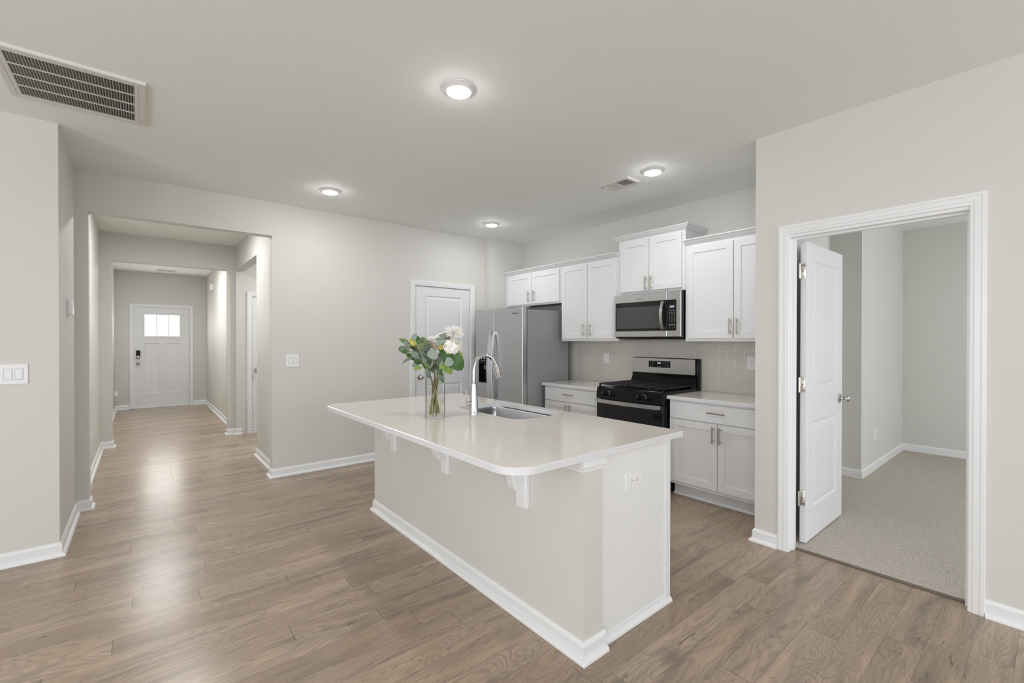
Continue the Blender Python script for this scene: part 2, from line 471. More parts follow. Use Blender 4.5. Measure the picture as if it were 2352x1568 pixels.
# bedroom walls
b = B()
b.box(XK + T, 5.49, 1.496, 1.62, 0, H); b.box(5.49, 7.5, 1.229, 1.62, 0, H); b.box(7.36, 7.5, -3.1, 1.229, 0, H)
b.box(4.30, XK + T, 1.32, 1.62, 0, H)
b.box(XD + T, 4.2, -3.1, -3.0, 0, H); b.box(6.2, 7.5, -3.1, -3.0, 0, H); b.box(4.2, 6.2, -3.1, -3.0, 0, .6); b.box(4.2, 6.2, -3.1, -3.0, 2.35, H)
struct(b, 'wall_bedroom', 'wall_paint', 'painted bedroom walls seen through the open door')
# hall and foyer
b = B(); b.box(-.52, -.397, YB + T, 11.86, 0, H)
struct(b, 'wall_hall_left', 'wall_paint', 'painted wall along the hall, on the thermostat side')
b = B()
b.box(1.068, 1.183, YB + T, 6.10, 0, H); b.box(1.068, 1.183, 6.10, 7.63, 2.400, H)
b.box(1.068, 1.205, 7.63, 7.79, 0, H); b.box(2.08, 3.1, 7.63, 7.79, 0, H); b.box(1.205, 2.08, 7.63, 7.79, 2.05, H)
b.box(1.183, 3.1, 5.9, 6.02, 0, H); b.box(3.0, 3.1, 6.02, 7.63, 0, H)
b.box(1.096, 1.21, 7.79, 11.86, 0, H)
struct(b, 'wall_hall_right', 'wall_paint', 'painted walls of the hall beside the side passage')
b = B(); b.box(-.397, -.285, 7.677, 7.79, 0, H); b.box(.973, 1.068, 7.677, 7.79, 0, H); b.box(-.285, .973, 7.677, 7.79, 2.392, H)
struct(b, 'wall_hall_partition', 'wall_paint', 'partition with the wide opening into the foyer')
b = B(); b.box(-.397, -.117, 11.743, 11.86, 0, H); b.box(.797, 1.096, 11.743, 11.86, 0, H); b.box(-.117, .797, 11.743, 11.86, 2.046, H)
struct(b, 'wall_front', 'wall_paint', 'foyer wall holding the front door')
# living-room walls behind the camera, with window openings
b = B()
for a, c_ in ((-4.1, -3.5), (-1.7, -1.1), (.7, 1.1), (2.9, 3.256)): b.box(a, c_, -4.6, -4.48, 0, H)
for a, c_ in ((-3.5, -1.7), (-1.1, .7), (1.1, 2.9)): b.box(a, c_, -4.6, -4.48, 0, .45); b.box(a, c_, -4.6, -4.48, 2.42, H)
struct(b, 'wall_rear', 'wall_paint')
b = B()
for a, c_ in ((-4.6, -3.3), (-1.5, -.1), (1.7, YS)): b.box(-4.1, -3.98, a, c_, 0, H)
for a, c_ in ((-3.3, -1.5), (-.1, 1.7)): b.box(-4.1, -3.98, a, c_, 0, .45); b.box(-4.1, -3.98, a, c_, 2.42, H)
struct(b, 'wall_living_left', 'wall_paint')

# baseboards
def baseboard(name, path, side, label=None):
    b = B(); b.sweep(path, BASE, XY, side); return struct(b, name, 'white_trim', label)
baseboard('baseboard_left', [(-3.98, YS), (XL, YS), (XL, YB), (-.327, YB), (-.327, YB + T), (-.397, YB + T), (-.397, 7.677), (-.285, 7.677), (-.285, 7.79), (-.397, 7.79), (-.397, 11.743), (-.181, 11.743)], -1)
baseboard('baseboard_front', [(.861, 11.743), (1.096, 11.743), (1.096, 7.79), (.973, 7.79), (.973, 7.677), (1.068, 7.677), (1.068, 7.63), (1.143, 7.63)], -1)
baseboard('baseboard_back', [(1.183, 6.02), (1.183, 6.10), (1.068, 6.10), (1.068, YB + T), (1.011, YB + T), (1.011, YB), (2.517, YB)], -1)
baseboard('baseboard_kitchen', [(3.458, YB), (3.62, YB), (3.62, 4.876), (4.0, 4.876)], -1)
baseboard('baseboard_corner', [(XD, 1.172), (XD, YE), (3.68, YE)], 1)
baseboard('baseboard_right', [(XD, -4.48), (XD, .222)], 1)
b = B(); b.sweep([(4.40, 1.496), (5.49, 1.496), (5.49, 1.229), (7.36, 1.229), (7.36, -3.0)], [(0, .098), (.004, .098), (.012, .080), (.0125, .012), (0, .012)], XY, -1)
struct(b, 'baseboard_bedroom', 'white_trim')

# door casings (trim)
def casing(name, mp, a0, a1, top, label=None):
    b = B(); b.sweep([(a0, 0), (a0, top), (a1, top), (a1, 0)], CASE, mp, 1); return struct(b, name, 'white_trim', label)
casing('trim_1', lambda a, v_, h: Vector((a, YB - h, v_)), 2.581, 3.394, 2.050, 'white casing of the pantry door')
casing('trim_2', lambda a, v_, h: Vector((XD - h, a, v_)), .286, 1.108, 2.062, 'white casing of the bedroom door')
casing('trim_3', lambda a, v_, h: Vector((a, 11.743 - h, v_)), -.117, .797, 2.045, 'white casing of the front door')
casing('trim_4', lambda a, v_, h: Vector((a, 7.63 - h, v_)), 1.272, 2.08, 2.03, 'white casing in the side passage')
# jambs of the bedroom door with stop
b = B()
b.box(XD - .001, XD + T + .002, 1.106, 1.1235, 0, 2.0635); b.box(XD - .001, XD + T + .002, .2685, .286, 0, 2.0635); b.box(XD - .001, XD + T + .002, .286, 1.106, 2.045, 2.0635)
b.box(XD + .045, XD + .075, 1.094, 1.106, 0, 2.045); b.box(XD + .045, XD + .075, .286, .298, 0, 2.045); b.box(XD + .045, XD + .075, .298, 1.094, 2.033, 2.045)
struct(b, 'trim_5', 'white_trim', 'white jamb lining of the bedroom doorway')
b = B(); b.box(3.328, 3.384, .298, 1.094, 0, .010, .004)
tag(b.build('threshold_strip', 'threshold_vinyl'), 'brown transition strip between plank floor and carpet', 'threshold')

# ------------------------------------------------------------------ doors
PANEL = [(.004, .0), (.012, .007), (.020, .009), (.046, .003), (.050, .003)]
def knob(parent, c, axis, sgn, mat='knob_nickel', r=.027, name='knob'):
    b = B()
    pr = [(.033, 0), (.033, .004), (.029, .009), (.013, .012), (.011, .026), (.015, .032), (.024, .038), (r, .050), (.026, .058), (.018, .066), (.004, .069)]
    b.lathe([(q, h * sgn) for q, h in pr], c, axis, 24)
    return b.build(name, mat, parent, True)
# pantry door
d = thing('door_1', (2.99, YB + .01, 0), 'closed white two-panel pantry door behind the flowers', 'door', kind='structure')
b = B(); b.paneled((2.584, YB + .006, .012), (1, 0, 0), (0, 0, 1), (0, -1, 0), .807, 2.034, .035,
                   [(.14, .682, 1.035, 1.925), (.14, .682, .215, .822)], PANEL)
sl = b.build('slab', 'door_white', d)
knob(d, (2.646, YB + .006, .923), 'Y', -1)
for z in (1.78, 1.06, .25):
    b = B(); b.lathe([(.0065, -.045), (.0065, .045)], (3.395, YB - .004, z), 'Z', 10); b.box(3.396, 3.407, YB - .0035, YB - .001, z + .03, z + .045)
    b.build('hinge', 'hinge_nickel', d, True)
# front door
d = thing('door_2', (.34, 11.75, 0), 'white front door with three bright panes at the end of the hall', 'door', kind='structure')
b = B()
rg = [(.003, .004), (.012, .010)]
b.paneled((-.112, 11.752, .025), (1, 0, 0), (0, 0, 1), (0, -1, 0), .904, 2.012, .044,
          [(.163, .402, .27, 1.29), (.515, .748, .28, 1.29)], rg)
b.build('slab', 'door_white', d)
b = B()
for x0, x1 in ((.045, .058), (.624, .637)): b.box(x0, x1, 11.736, 11.756, 1.44, 1.905)
b.box(.058, .624, 11.736, 11.756, 1.44, 1.462); b.box(.058, .624, 11.736, 11.756, 1.892, 1.905)
for x0 in (.239, .427): b.box(x0, x0 + .018, 11.732, 11.756, 1.462, 1.892)
b.box(.03, .655, 11.744, 11.756, 1.420, 1.440)
b.build('window_frame', 'door_white', d)
for x0, x1 in ((.058, .239), (.257, .427), (.445, .624)):
    b = B(); b.box(x0, x1, 11.748, 11.7525, 1.462, 1.892); b.build('pane', 'bright_glass', d)
b = B(); b.box(-.078, -.012, 11.722, 11.752, 1.06, 1.17, .008); o = b.build('keypad_lock', 'black_gloss', d, True); o['label'] = 'black keypad deadbolt'
b = B(); b.lathe([(.034, 0), (.034, -.006), (.022, -.014), (.022, -.03), (.004, -.034)], (-.045, 11.725, 1.035), 'Y', 20); b.build('deadbolt', 'knob_nickel', d, True)
knob(d, (-.045, 11.752, .915), 'Y', -1)
for z in (1.83, 1.04, .255):
    b = B(); b.lathe([(.007, -.05), (.007, .05)], (.796, 11.744, z), 'Z', 10); b.build('hinge', 'hinge_nickel', d, True)
b = B(); b.box(-.115, .795, 11.70, 11.752, 0, .022, .004); b.build('sill', 'white_trim', d)
# bedroom door, wide open
d = thing('door_3', (3.40, 1.10, 0), 'white two-panel bedroom door standing open over the carpet', 'door', kind='structure')
b = B()
b.paneled((3.430, 1.067, .020), (1, 0, 0), (0, 0, 1), (0, -1, 0), .789, 2.022, .035,
          [(.132, .655, 1.022, 1.905), (.132, .655, .212, .805)], PANEL)
b.build('slab', 'door_white', d)
knob(d, (4.155, 1.067, .935), 'Y', -1)
b = B(); b.box(4.2185, 4.2205, 1.072, 1.097, .905, .965); b.build('latch_plate', 'knob_nickel', d)
for z in (1.842, 1.080, .318):
    b = B(); b.lathe([(.0075, -.050), (.0075, .050)], (3.405, 1.100, z), 'Z', 12)
    b.box(3.405, 3.4285, 1.0985, 1.101, z - .05, z + .05); b.box(3.4265, 3.4295, 1.070, 1.101, z - .05, z + .05, .001)
    o = b.build('hinge', 'hinge_nickel', d, True)
    for q in (-.036, 0, .036):
        b = B(); b.lathe([(.004, 0), (.004, -.001)], (3.4265, 1.080 + (.008 if q == 0 else 0), z + q), 'X', 8); b.build('screw', 'slot_dark', o)
# side passage door
d = thing('door_4', (1.68, 7.65, 0), 'white door in the side passage, mostly hidden by the wall', 'door', kind='structure')
b = B(); b.paneled((1.275, 7.640, .03), (1, 0, 0), (0, 0, 1), (0, -1, 0), .80, 1.995, .035, [(.13, .67, 1.03, 1.88), (.13, .67, .2, .81)], PANEL)
b.build('slab', 'door_white', d)
knob(d, (1.335, 7.640, .93), 'Y', -1)
b = B(); b.box(1.272, 2.08, 7.60, 7.645, 0, .02); b.build('sill', 'white_trim', d)

# ------------------------------------------------------------------ cabinets
def handle(parent, c, axis, L=.135):
    """bar pull standing off a door front that faces -X; c = bar centre"""
    b = B(); x, y, z = c
    d = Vector((0, 0, 1)) if axis == 'Z' else Vector((0, 1, 0))
    p = Vector(c)
    b.tube([p - d * L / 2, p + d * L / 2], .006, 12)
    for s_ in (-.048, .048): b.tube([p + d * s_, p + d * s_ + Vector((.034, 0, 0))], .0045, 10)
    return b.build('handle', 'satin_nickel', parent, True)
SHAK = [(.0015, .0085), (.0015, .0085)]
def shaker(parent, X, y0, y1, z0, z1, fr=.057, name='door'):
    b = B(); b.paneled((X, y1, z0), (0, -1, 0), (0, 0, 1), (-1, 0, 0), y1 - y0, z1 - z0, .019, [(fr, y1 - y0 - fr, fr, z1 - z0 - fr)], SHAK)
    return b.build(name, 'cabinet_white', parent)
XF = 3.912          # face frame of the upper cabinets
def upper(y0, y1, z0, z1, doors, hy, hz, label, crown, crown_path, dz0, dz1, under=None):
    t = thing('wall_cabinet', ((XF + XK) / 2, (y0 + y1) / 2, z0), label, 'cabinet', 'white wall cabinets')
    b = B(); b.box(XF, XF + .019, y0, y1, z0, z1, .0008, 1); b.box(XF + .019, XK - .001, y0 + .001, y1 - .001, z0 + .018, z1)
    b.box(XF + .019, XK - .001, y0 + .001, y0 + .018, z0, z0 + .018); b.box(XF + .019, XK - .001, y1 - .018, y1 - .001, z0, z0 + .018)
    b.build('carcass', 'cabinet_white', t)
    if under:
        b = B(); b.box(XF + .020, XF + .045, y0 + .02, y1 - .02, z0 - .0005, z0 + .018); o = b.build('bottom_rail', 'raw_wood', t); o['label'] = 'bare wood underside rail'
        b = B(); b.box(XF + .046, XK - .002, y0 + .02, y1 - .02, z0 + .010, z0 + .0175); o = b.build('bottom_panel', 'plaster_gray', t)
    for (a, c_), h_ in zip(doors, hy):
        dr = shaker(t, XF - .020, a, c_, dz0, dz1)
        handle(dr, (3.860, h_, hz), 'Z')
    b = B(); b.sweep(crown_path, [(o_, h_ + crown) for o_, h_ in CROWN], XY, 1)
    b.build('crown_molding', 'cabinet_white', t)
    return t
upper(3.803, 4.872, 1.829, 2.283, [(3.832, 4.318), (4.326, 4.812)], (4.265, 4.372), 1.945, 'short white wall cabinet above the refrigerator', 2.262,
      [(XF, 4.872), (XF, 3.803)][::-1], 1.850, 2.245, True)
upper(2.963, 3.801, 1.369, 2.283, [(2.982, 3.378), (3.386, 3.782)], (3.330, 3.428), 1.496, 'tall white wall cabinet between refrigerator and microwave', 2.262,
      [(XF, 2.963), (XF, 3.801)], 1.398, 2.245)
upper(2.205, 2.961, 1.850, 2.425, [(2.235, 2.579), (2.587, 2.931)], (2.552, 2.612), 1.949, 'raised white wall cabinet above the microwave', 2.414,
      [(XK - .002, 2.205), (XF, 2.205), (XF, 2.961), (XK - .002, 2.961)], 1.876, 2.392)
upper(1.322, 2.203, 1.369, 2.283, [(1.338, 1.752), (1.760, 2.174)], (1.721, 1.776), 1.498, 'tall white wall cabinet beside the bedroom wall corner', 2.258,
      [(XF, 1.322), (XF, 2.203)], 1.398, 2.232)

XBF = 3.650
def base_cab(y0, y1, label, hy, dsplit, dr_h):
    t = thing('base_cabinet', ((XBF + XK) / 2, (y0 + y1) / 2, 0), label, 'cabinet', 'white base cabinets')
    b = B(); b.box(XBF, XK - .002, y0, y1, .112, .857, .0008, 1); b.build('carcass', 'cabinet_white', t)
    b = B(); b.box(3.735, XK - .05, y0, y1, 0, .112); b.build('toe_kick', 'cabinet_white', t)
    b = B(); b.sweep([(3.735, y0), (3.735, y1)], [(0, 0), (.018, 0), (.017, .008), (.010, .017), (0, .019)], XY, 1); b.build('shoe_molding', 'white_trim', t)
    dw = B(); dw.box(XBF - .020, XBF - .0005, y0 + .012, y1 - .012, .697, .839, .0015, 1); dw = dw.build('drawer', 'cabinet_white', t)
    handle(dw, (3.596, dr_h, .779), 'Y', .145)
    for (a, c_), h_ in zip([(y0 + .012, dsplit - .003), (dsplit + .003, y1 - .012)], hy):
        dr = shaker(t, XBF - .020, a, c_, .142, .688)
        handle(dr, (3.596, h_, .600), 'Z')
    return t
base_cab(1.323, 2.203, 'white base cabinet between stove and bedroom wall corner', (1.733, 1.791), 1.763, 1.765)
base_cab(2.972, 3.808, 'white base cabinet between refrigerator and stove', (3.386, 3.444), 3.415, 3.412)

def slab(name, loop, z0, z1, hole=None, mat='quartz'):
    """worktop from a plan outline (and one hole)"""
    b = B(); bm = b.bm
    def ring(lp, z): return [bm.verts.new((p[0], p[1], z)) for p in lp]
    def fill(rs):
        es = []
        for r in rs:
            for i in range(len(r)):
                e = bm.edges.get((r[i], r[(i + 1) % len(r)])) or bm.edges.new((r[i], r[(i + 1) % len(r)])); es.append(e)
        bmesh.ops.triangle_fill(bm, use_beauty=True, use_dissolve=False, edges=es)
    def wall(r0, r1):
        for i in range(len(r0)):
            j = (i + 1) % len(r0); f_ = bm.faces.new((r0[i], r0[j], r1[j], r1[i])); f_.material_index = 1
    ch = .003
    ins = offset_loop(loop, ch)
    t_in, o1, o2 = ring(ins, z1), ring(loop, z1 - ch), ring(loop, z0)
    tops, bots = [t_in], [o2]
    wall(o2, o1); wall(o1, t_in)
    if hole:
        h1, h0 = ring(hole, z1), ring(hole, z0); wall(h1, h0); tops.append(h1); bots.append(h0)
    fill(tops); fill(bots)
    return b.build(name, mat, None, False, mats=['quartz', 'quartz_edge'])
def offset_loop(lp, d):
    n = len(lp); out = []
    area_ = sum(lp[i][0] * lp[(i + 1) % n][1] - lp[(i + 1) % n][0] * lp[i][1] for i in range(n))
    sg = 1 if area_ > 0 else -1
    for i in range(n):
        p0, p1, p2 = (Vector(lp[(i + q) % n]) for q in (-1, 0, 1))
        a, c_ = (p1 - p0).normalized(), (p2 - p1).normalized()
        n1, n2 = Vector((-a.y, a.x)) * sg, Vector((-c_.y, c_.x)) * sg
        m = (n1 + n2) / max(.2, 1 + n1.dot(n2)); out.append(tuple(p1 + m * d))
    return out
def rrect(x0, x1, y0, y1, r, seg=10):
    """r = radii at (x0,y0),(x1,y0),(x1,y1),(x0,y1)"""
    out = []
    for (cx, cy, a0), q in zip(((x0, y0, PI), (x1, y0, 1.5 * PI), (x1, y1, 0), (x0, y1, .5 * PI)), r):
        sx, sy = (1 if cx == x0 else -1), (1 if cy == y0 else -1)
        if q <= .002: out.append((cx, cy)); continue
        for i in range(seg + 1):
            a = a0 + .5 * PI * i / seg
            out.append((cx + sx * q + q * math.cos(a), cy + sy * q + q * math.sin(a)))
    return out
CT = .888
tag(slab('worktop', rrect(3.612, 4.233, 1.322, 2.212, (.0, .0, .0, .0)), .858, CT), 'cream quartz worktop between stove and bedroom wall corner', 'countertop', 'wall-side worktops')
tag(slab('worktop', rrect(3.612, 4.233, 2.969, 3.832, (.0, .0, .0, .0)), .858, CT), 'cream quartz worktop between refrigerator and stove', 'countertop', 'wall-side worktops')
# backsplash tile
b = B(); b.box(4.234, XK - .0005, YE + .001, 3.815, CT + .0005, 1.385)
o = struct(b, 'wall_backsplash', 'subway_tile', 'taupe subway tile backsplash')

# ------------------------------------------------------------------ island
t = thing('kitchen_island', (1.81, 2.40, 0), 'white kitchen island base with painted knee wall and corbels', 'kitchen island')
IX, IX2, IY0, IY1 = 1.459, 2.160, 1.286, 3.518
b = B(); b.box(IX, IX + .123, IY0, IY1, 0, .858); b.build('knee_wall', 'wall_paint', t)
b = B(); b.box(IX + .123, IX2, IY0 + .02, IY0 + .04, 0, .858); b.box(IX + .123, IX2, IY1 - .022, IY1 - .002, 0, .858)
b.box(IX2 - .02, IX2, IY0 + .04, IY1 - .022, 0, .858); b.box(IX + .123, IX2 - .02, IY0 + .04, IY1 - .022, .10, .12)
b.build('cabinet_box', 'cabinet_white', t)
for a, c_ in ((IX2 - .045, IX2 + .001), (IX + .123, IX + .132)):
    b = B(); b.box(a, c_, IY0 + .014, IY0 + .02, .0, .858, .001); b.build('end_stile', 'cabinet_white', t)
# band under the top, stepped profile
TB = [(0, 0), (.004, 0), (.005, .012), (.008, .020), (.008, .030), (.004, .032), (.006, .040), (.006, .048), (0, .048)]
b = B(); b.sweep([(IX, IY1), (IX, IY0), (IX + .150, IY0)], [(o_, h_ + .8095) for o_, h_ in TB], XY, -1); b.build('top_band', 'white_trim', t)
b = B(); b.sweep([(IX + .123, IY1), (IX, IY1), (IX, IY0), (IX + .140, IY0)], BASE, XY, -1); b.build('baseboard', 'white_trim', t)
b = B(); b.sweep([(IX + .150, IY0 + .02), (IX2 + .001, IY0 + .02)], [(0, 0), (.020, 0), (.019, .010), (.012, .020), (.004, .024), (.004, .040), (0, .042)], XY, -1); b.build('shoe_molding', 'white_trim', t)
for a, c_ in ((1.32, 2.05), (2.06, 2.78), (2.79, 3.5)):
    b = B(); b.paneled((IX2 + .020, a, .13), (0, 1, 0), (0, 0, 1), (1, 0, 0), c_ - a, .70, .019, [(.057, c_ - a - .057, .057, .643)], SHAK); b.build('door', 'cabinet_white', t)
def corbel(yc):
    bw = .042
    b = B(); b.box(IX - .022, IX, yc - bw, yc + bw, .556, .858, .004, 2)
    b.box(IX - .026, IX - .006, yc - bw + .014, yc + bw - .014, .562, .858)
    o = b.build('corbel', 'white_trim', t)
    pts = []
    # ogee profile in the x-z plane: top edge reaches out under the worktop
    out = [(.250, .856), (.250, .846), (.225, .836), (.198, .821), (.172, .802), (.148, .780), (.124, .757), (.106, .734), (.097, .713), (.093, .695), (.089, .678), (.080, .662), (.066, .649), (.048, .640), (.028, .633)]
    prof = [(IX - q, z) for q, z in out] + [(IX - .020, .856)]
    for w0, w1, shr in ((-.021, .021, 0.0), (-.027, .027, .010)):
        b = B()
        if shr == 0: pr = [Vector((x_, yc + w0, z_)) for x_, z_ in prof]
        else: pr = [Vector((min(x_ + .012, IX - .02), yc + w0, z_ + .0)) for x_, z_ in prof]
        b.prism(pr, (0, w1 - w0, 0)); b.build('scroll', 'white_trim', o)
    for q in (-.028, .028):
        b = B(); b.ball((IX - .023, yc + q, .582), .006, 10, (.5, 1, 1)); b.build('screw_cap', 'white_trim', o)
for yc in (1.672, 2.398, 3.132): corbel(yc)
# island worktop
top = tag(slab('island_worktop', rrect(1.068, 2.262, 1.284, 3.545, (.125, .004, .004, .10)), .858, CT,
               rrect(1.775, 2.195, 2.095, 2.81, (.10, .10, .10, .10))), 'large cream quartz worktop of the island with a sink cutout', 'countertop')
# sink
t = thing('sink', (1.985, 2.452, .66), 'stainless steel undermount sink in the island worktop', 'sink')
b = B()
SL = [(-.03, .8575), (.004, .8575), (.006, .84), (.012, .72), (.03, .685), (.06, .672)]
loops = [[(p[0], p[1], z) for p in rrect(1.775 + i, 2.195 - i, 2.095 + i, 2.81 - i, [max(.03, .10 - i * .5)] * 4)] for i, z in SL]
b.rings(loops, True, False, True); b.build('basin', 'sink_steel', t, True)
b = B(); b.lathe([(.045, .6725), (.045, .675), (.030, .675), (.028, .673)], (2.03, 2.45, 0), 'Z', 24); b.build('drain', 'chrome', t, True)
# faucet
t = thing('faucet', (1.697, 2.455, CT), 'chrome pull-down kitchen faucet with a gooseneck spout', 'faucet')
FY = 2.455
b = B(); b.lathe([(.032, CT + .0003), (.032, CT + .006), (.0305, CT + .010), (.0255, 1.0), (.0205, 1.088), (.0155, 1.090)], (1.697, FY, 0), 'Z', 32); b.build('body', 'chrome', t, True)
path = [(1.697, FY, 1.085), (1.697, FY, 1.18)]
cx, cz, R_ = 1.787, 1.184, .090
for i in range(17):
    a = PI - i * (PI * .90) / 16
    path.append((cx + R_ * math.cos(a), FY, cz + R_ * 1.02 * math.sin(a)))
b = B(); b.tube(path, .0135, 18); b.build('spout', 'chrome', t, True)
e0 = Vector(path[-1]); dr = (e0 - Vector(path[-2])).normalized()
b = B(); b.tube([e0 - dr * .002, e0, e0 + dr * .012, e0 + dr * .09, e0 + dr * .098], [.0135, .0165, .0175, .0235, .022], 20); b.build('spray_head', 'chrome', t, True)
b = B(); b.tube([e0 + dr * .03 + Vector((.016, 0, .004)), e0 + dr * .06 + Vector((.021, 0, .004))], .004, 8); b.build('spray_button', 'black_matte', t, True)
b = B(); b.tube([(1.69, FY, .962), (1.652, FY, .962), (1.640, FY, .962)], [.016, .016, .013], 18); b.tube([(1.652, FY, .965), (1.645, FY, 1.0), (1.633, FY, 1.052)], [.006, .0055, .0045], 10); b.build('lever', 'chrome', t, True)

# ------------------------------------------------------------------ refrigerator
t = thing('refrigerator', (3.76, 4.33, 0), 'stainless side-by-side refrigerator with ice dispenser', 'refrigerator')
FY0, FY1, FX = 3.868, 4.792, 3.338
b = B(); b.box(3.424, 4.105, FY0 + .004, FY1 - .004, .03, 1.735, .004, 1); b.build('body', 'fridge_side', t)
b = B(); b.box(3.46, 4.08, FY0 + .02, FY1 - .02, .0, .03); b.build('base', 'black_matte', t)
b = B(); b.box(3.408, 3.425, FY0 + .008, FY1 - .008, .06, 1.75); b.build('gasket', 'black_matte', t)
def fdoor(y0, y1, cut=None):
    b = B()
    pr = [(FX + .012, y0), (3.409, y0), (3.409, y1), (FX + .012, y1), (FX + .004, y1 - .004), (FX, y1 - .014), (FX, y0 + .014), (FX + .004, y0 + .004)]
    if cut is None:
        b.prism([Vector((p[0], p[1], .065)) for p in pr], (0, 0, 1.693))
    else:
        a, c_, z0, z1 = cut
        for zz0, zz1 in ((.065, z0), (z1, 1.758)): b.prism([Vector((p[0], p[1], zz0)) for p in pr], (0, 0, zz1 - zz0))
        pl = [(FX, a), (FX, y0 + .014), (FX + .004, y0 + .004), (FX + .012, y0), (3.409, y0), (3.409, a)]
        b.prism([Vector((p[0], p[1], z0)) for p in pl], (0, 0, z1 - z0))
        pr2 = [(FX, c_), (3.409, c_), (3.409, y1), (FX + .012, y1), (FX + .004, y1 - .004), (FX, y1 - .014)]
        b.prism([Vector((p[0], p[1], z0)) for p in pr2], (0, 0, z1 - z0))
        b.box(3.395, 3.409, a, c_, z0, z1)
    return b.build('door', 'fridge_steel', t)
d1 = fdoor(FY0, 4.403)
d2 = fdoor(4.411, FY1, (4.490, 4.713, .845, 1.185))
b = B(); b.box(FX + .052, FX + .056, 4.490, 4.713, .845, 1.185); b.box(FX + .002, FX + .052, 4.492, 4.711, 1.085, 1.183)
b.box(FX + .002, FX + .055, 4.4905, 4.4925, .846, 1.09); b.box(FX + .002, FX + .055, 4.7105, 4.7125, .846, 1.09); b.box(FX + .002, FX + .055, 4.4925, 4.7105, .846, .850)
dp = b.build('dispenser', 'black_gloss', d2)
for i in range(6):
    b = B(); b.box(FX + .0008, FX + .002, 4.52 + i * .028, 4.530 + i * .028, 1.118, 1.124); b.build('icon', 'print_gray', dp)
for i in (0, 1, 2):
    b = B(); b.box(FX + .0008, FX + .002, 4.53 + i * .06, 4.542 + i * .06, 1.146, 1.157); b.build('indicator', 'display_white', dp)
b = B(); b.box(FX + .030, FX + .05, 4.525, 4.585, 1.005, 1.075, .004); b.build('paddle', 'print_gray', dp)
b = B(); b.box(FX + .035, FX + .05, 4.605, 4.655, 1.01, 1.07, .004); b.build('paddle', 'print_dim', dp)
FR = .006
b = B()
for a, c_, z0, z1 in ((4.484, 4.490, .839, 1.191), (4.713, 4.719, .839, 1.191), (4.490, 4.713, .839, .845), (4.490, 4.713, 1.185, 1.191)): b.box(FX - .003, FX + .004, a, c_, z0, z1)
b.build('dispenser_frame', 'stainless', d2)
def fhandle(par, y):
    b = B(); pts = []
    for i in range(15):
        s_ = i / 14; z = .56 + (1.487 - .56) * s_
        pts.append((FX - .012 - .052 * math.sin(PI * s_) ** .8, z))
    lo = [[(x_ - .010, y - .0155, z_), (x_ - .010, y + .0155, z_), (x_ + .008, y + .0155, z_), (x_ + .008, y - .0155, z_)] for x_, z_ in pts]
    b.rings(lo); b.box(FX - .014, FX + .002, y - .013, y + .013, .562, .60); b.box(FX - .014, FX + .002, y - .013, y + .013, 1.447, 1.485)
    return b.build('handle', 'handle_steel', par)
fhandle(d2, 4.436); fhandle(d1, 4.378)
text('Whirlpool', .026, 'print_dark', d1, (FX - .0006, 3.992, 1.690), (0, -1, 0), (0, 0, 1), 'logo', .0008, .15)
b = B(); pts = [(FX - .0005, 3.995 + .050 * math.cos(a), 1.688 + .016 * math.sin(a)) for a in [PI * 1.08 + i * .11 for i in range(17)]]
b.tube(pts, .0009, 6); b.build('logo_swoosh', 'print_gray', d1)
for y in (3.90, 4.77):
    b = B(); b.box(3.36, 3.46, y - .03, y + .03, 1.7505, 1.768, .004); b.build('hinge_cover', 'fridge_side', t)

# ------------------------------------------------------------------ range
t = thing('gas_range', (3.87, 2.587, 0), 'black and stainless gas stove between the base cabinets', 'stove')
RY0, RY1, RX = 2.216, 2.964, 3.552
b = B(); b.box(3.60, 4.222, RY0, RY1, .03, .902, .004, 1); b.build('body', 'black_gloss', t)
for yy in (RY0 + .05, RY1 - .05):
    for xx in (3.65, 4.15):
        b = B(); b.lathe([(.02, 0), (.02, .032)], (xx, yy, 0), 'Z', 12); b.build('foot', 'black_matte', t)
b = B(); b.box(3.585, 4.15, RY0 - .004, RY1 + .004, .888, .916, .006, 2); b.build('cooktop', 'black_gloss', t)
# control panel, slightly sloped
b = B(); b.prism([Vector(p) for p in ((RX, RY0, .800), (RX + .012, RY0, .905), (3.60, RY0, .914), (3.62, RY0, .800))], (0, RY1 - RY0, 0)); b.build('control_panel', 'black_gloss', t)
for y in (2.860, 2.768, 2.458, 2.362):
    b = B(); b.lathe([(.026, 0), (.026, -.006), (.021, -.009), (.020, -.028), (.016, -.030)], (RX + .008, y, .852), 'X', 24)
    b.box(RX - .034, RX - .018, y - .0045, y + .0045, .832, .872, .002)
    o = b.build('knob', 'black_gloss', t, True)
    b = B(); b.box(RX - .0352, RX - .034, y - .0012, y + .0012, .852, .870); b.build('pointer', 'print_gray', o)
for y, z0 in ((2.814, .868), (2.41, .868)):
    b = B(); b.box(RX + .0065, RX + .008, y - .014, y + .014, z0 + .006, z0 + .0085); b.box(RX + .0065, RX + .008, y - .016, y - .0145, z0 - .002, z0 + .0085); b.build('burner_mark', 'print_gray', t)
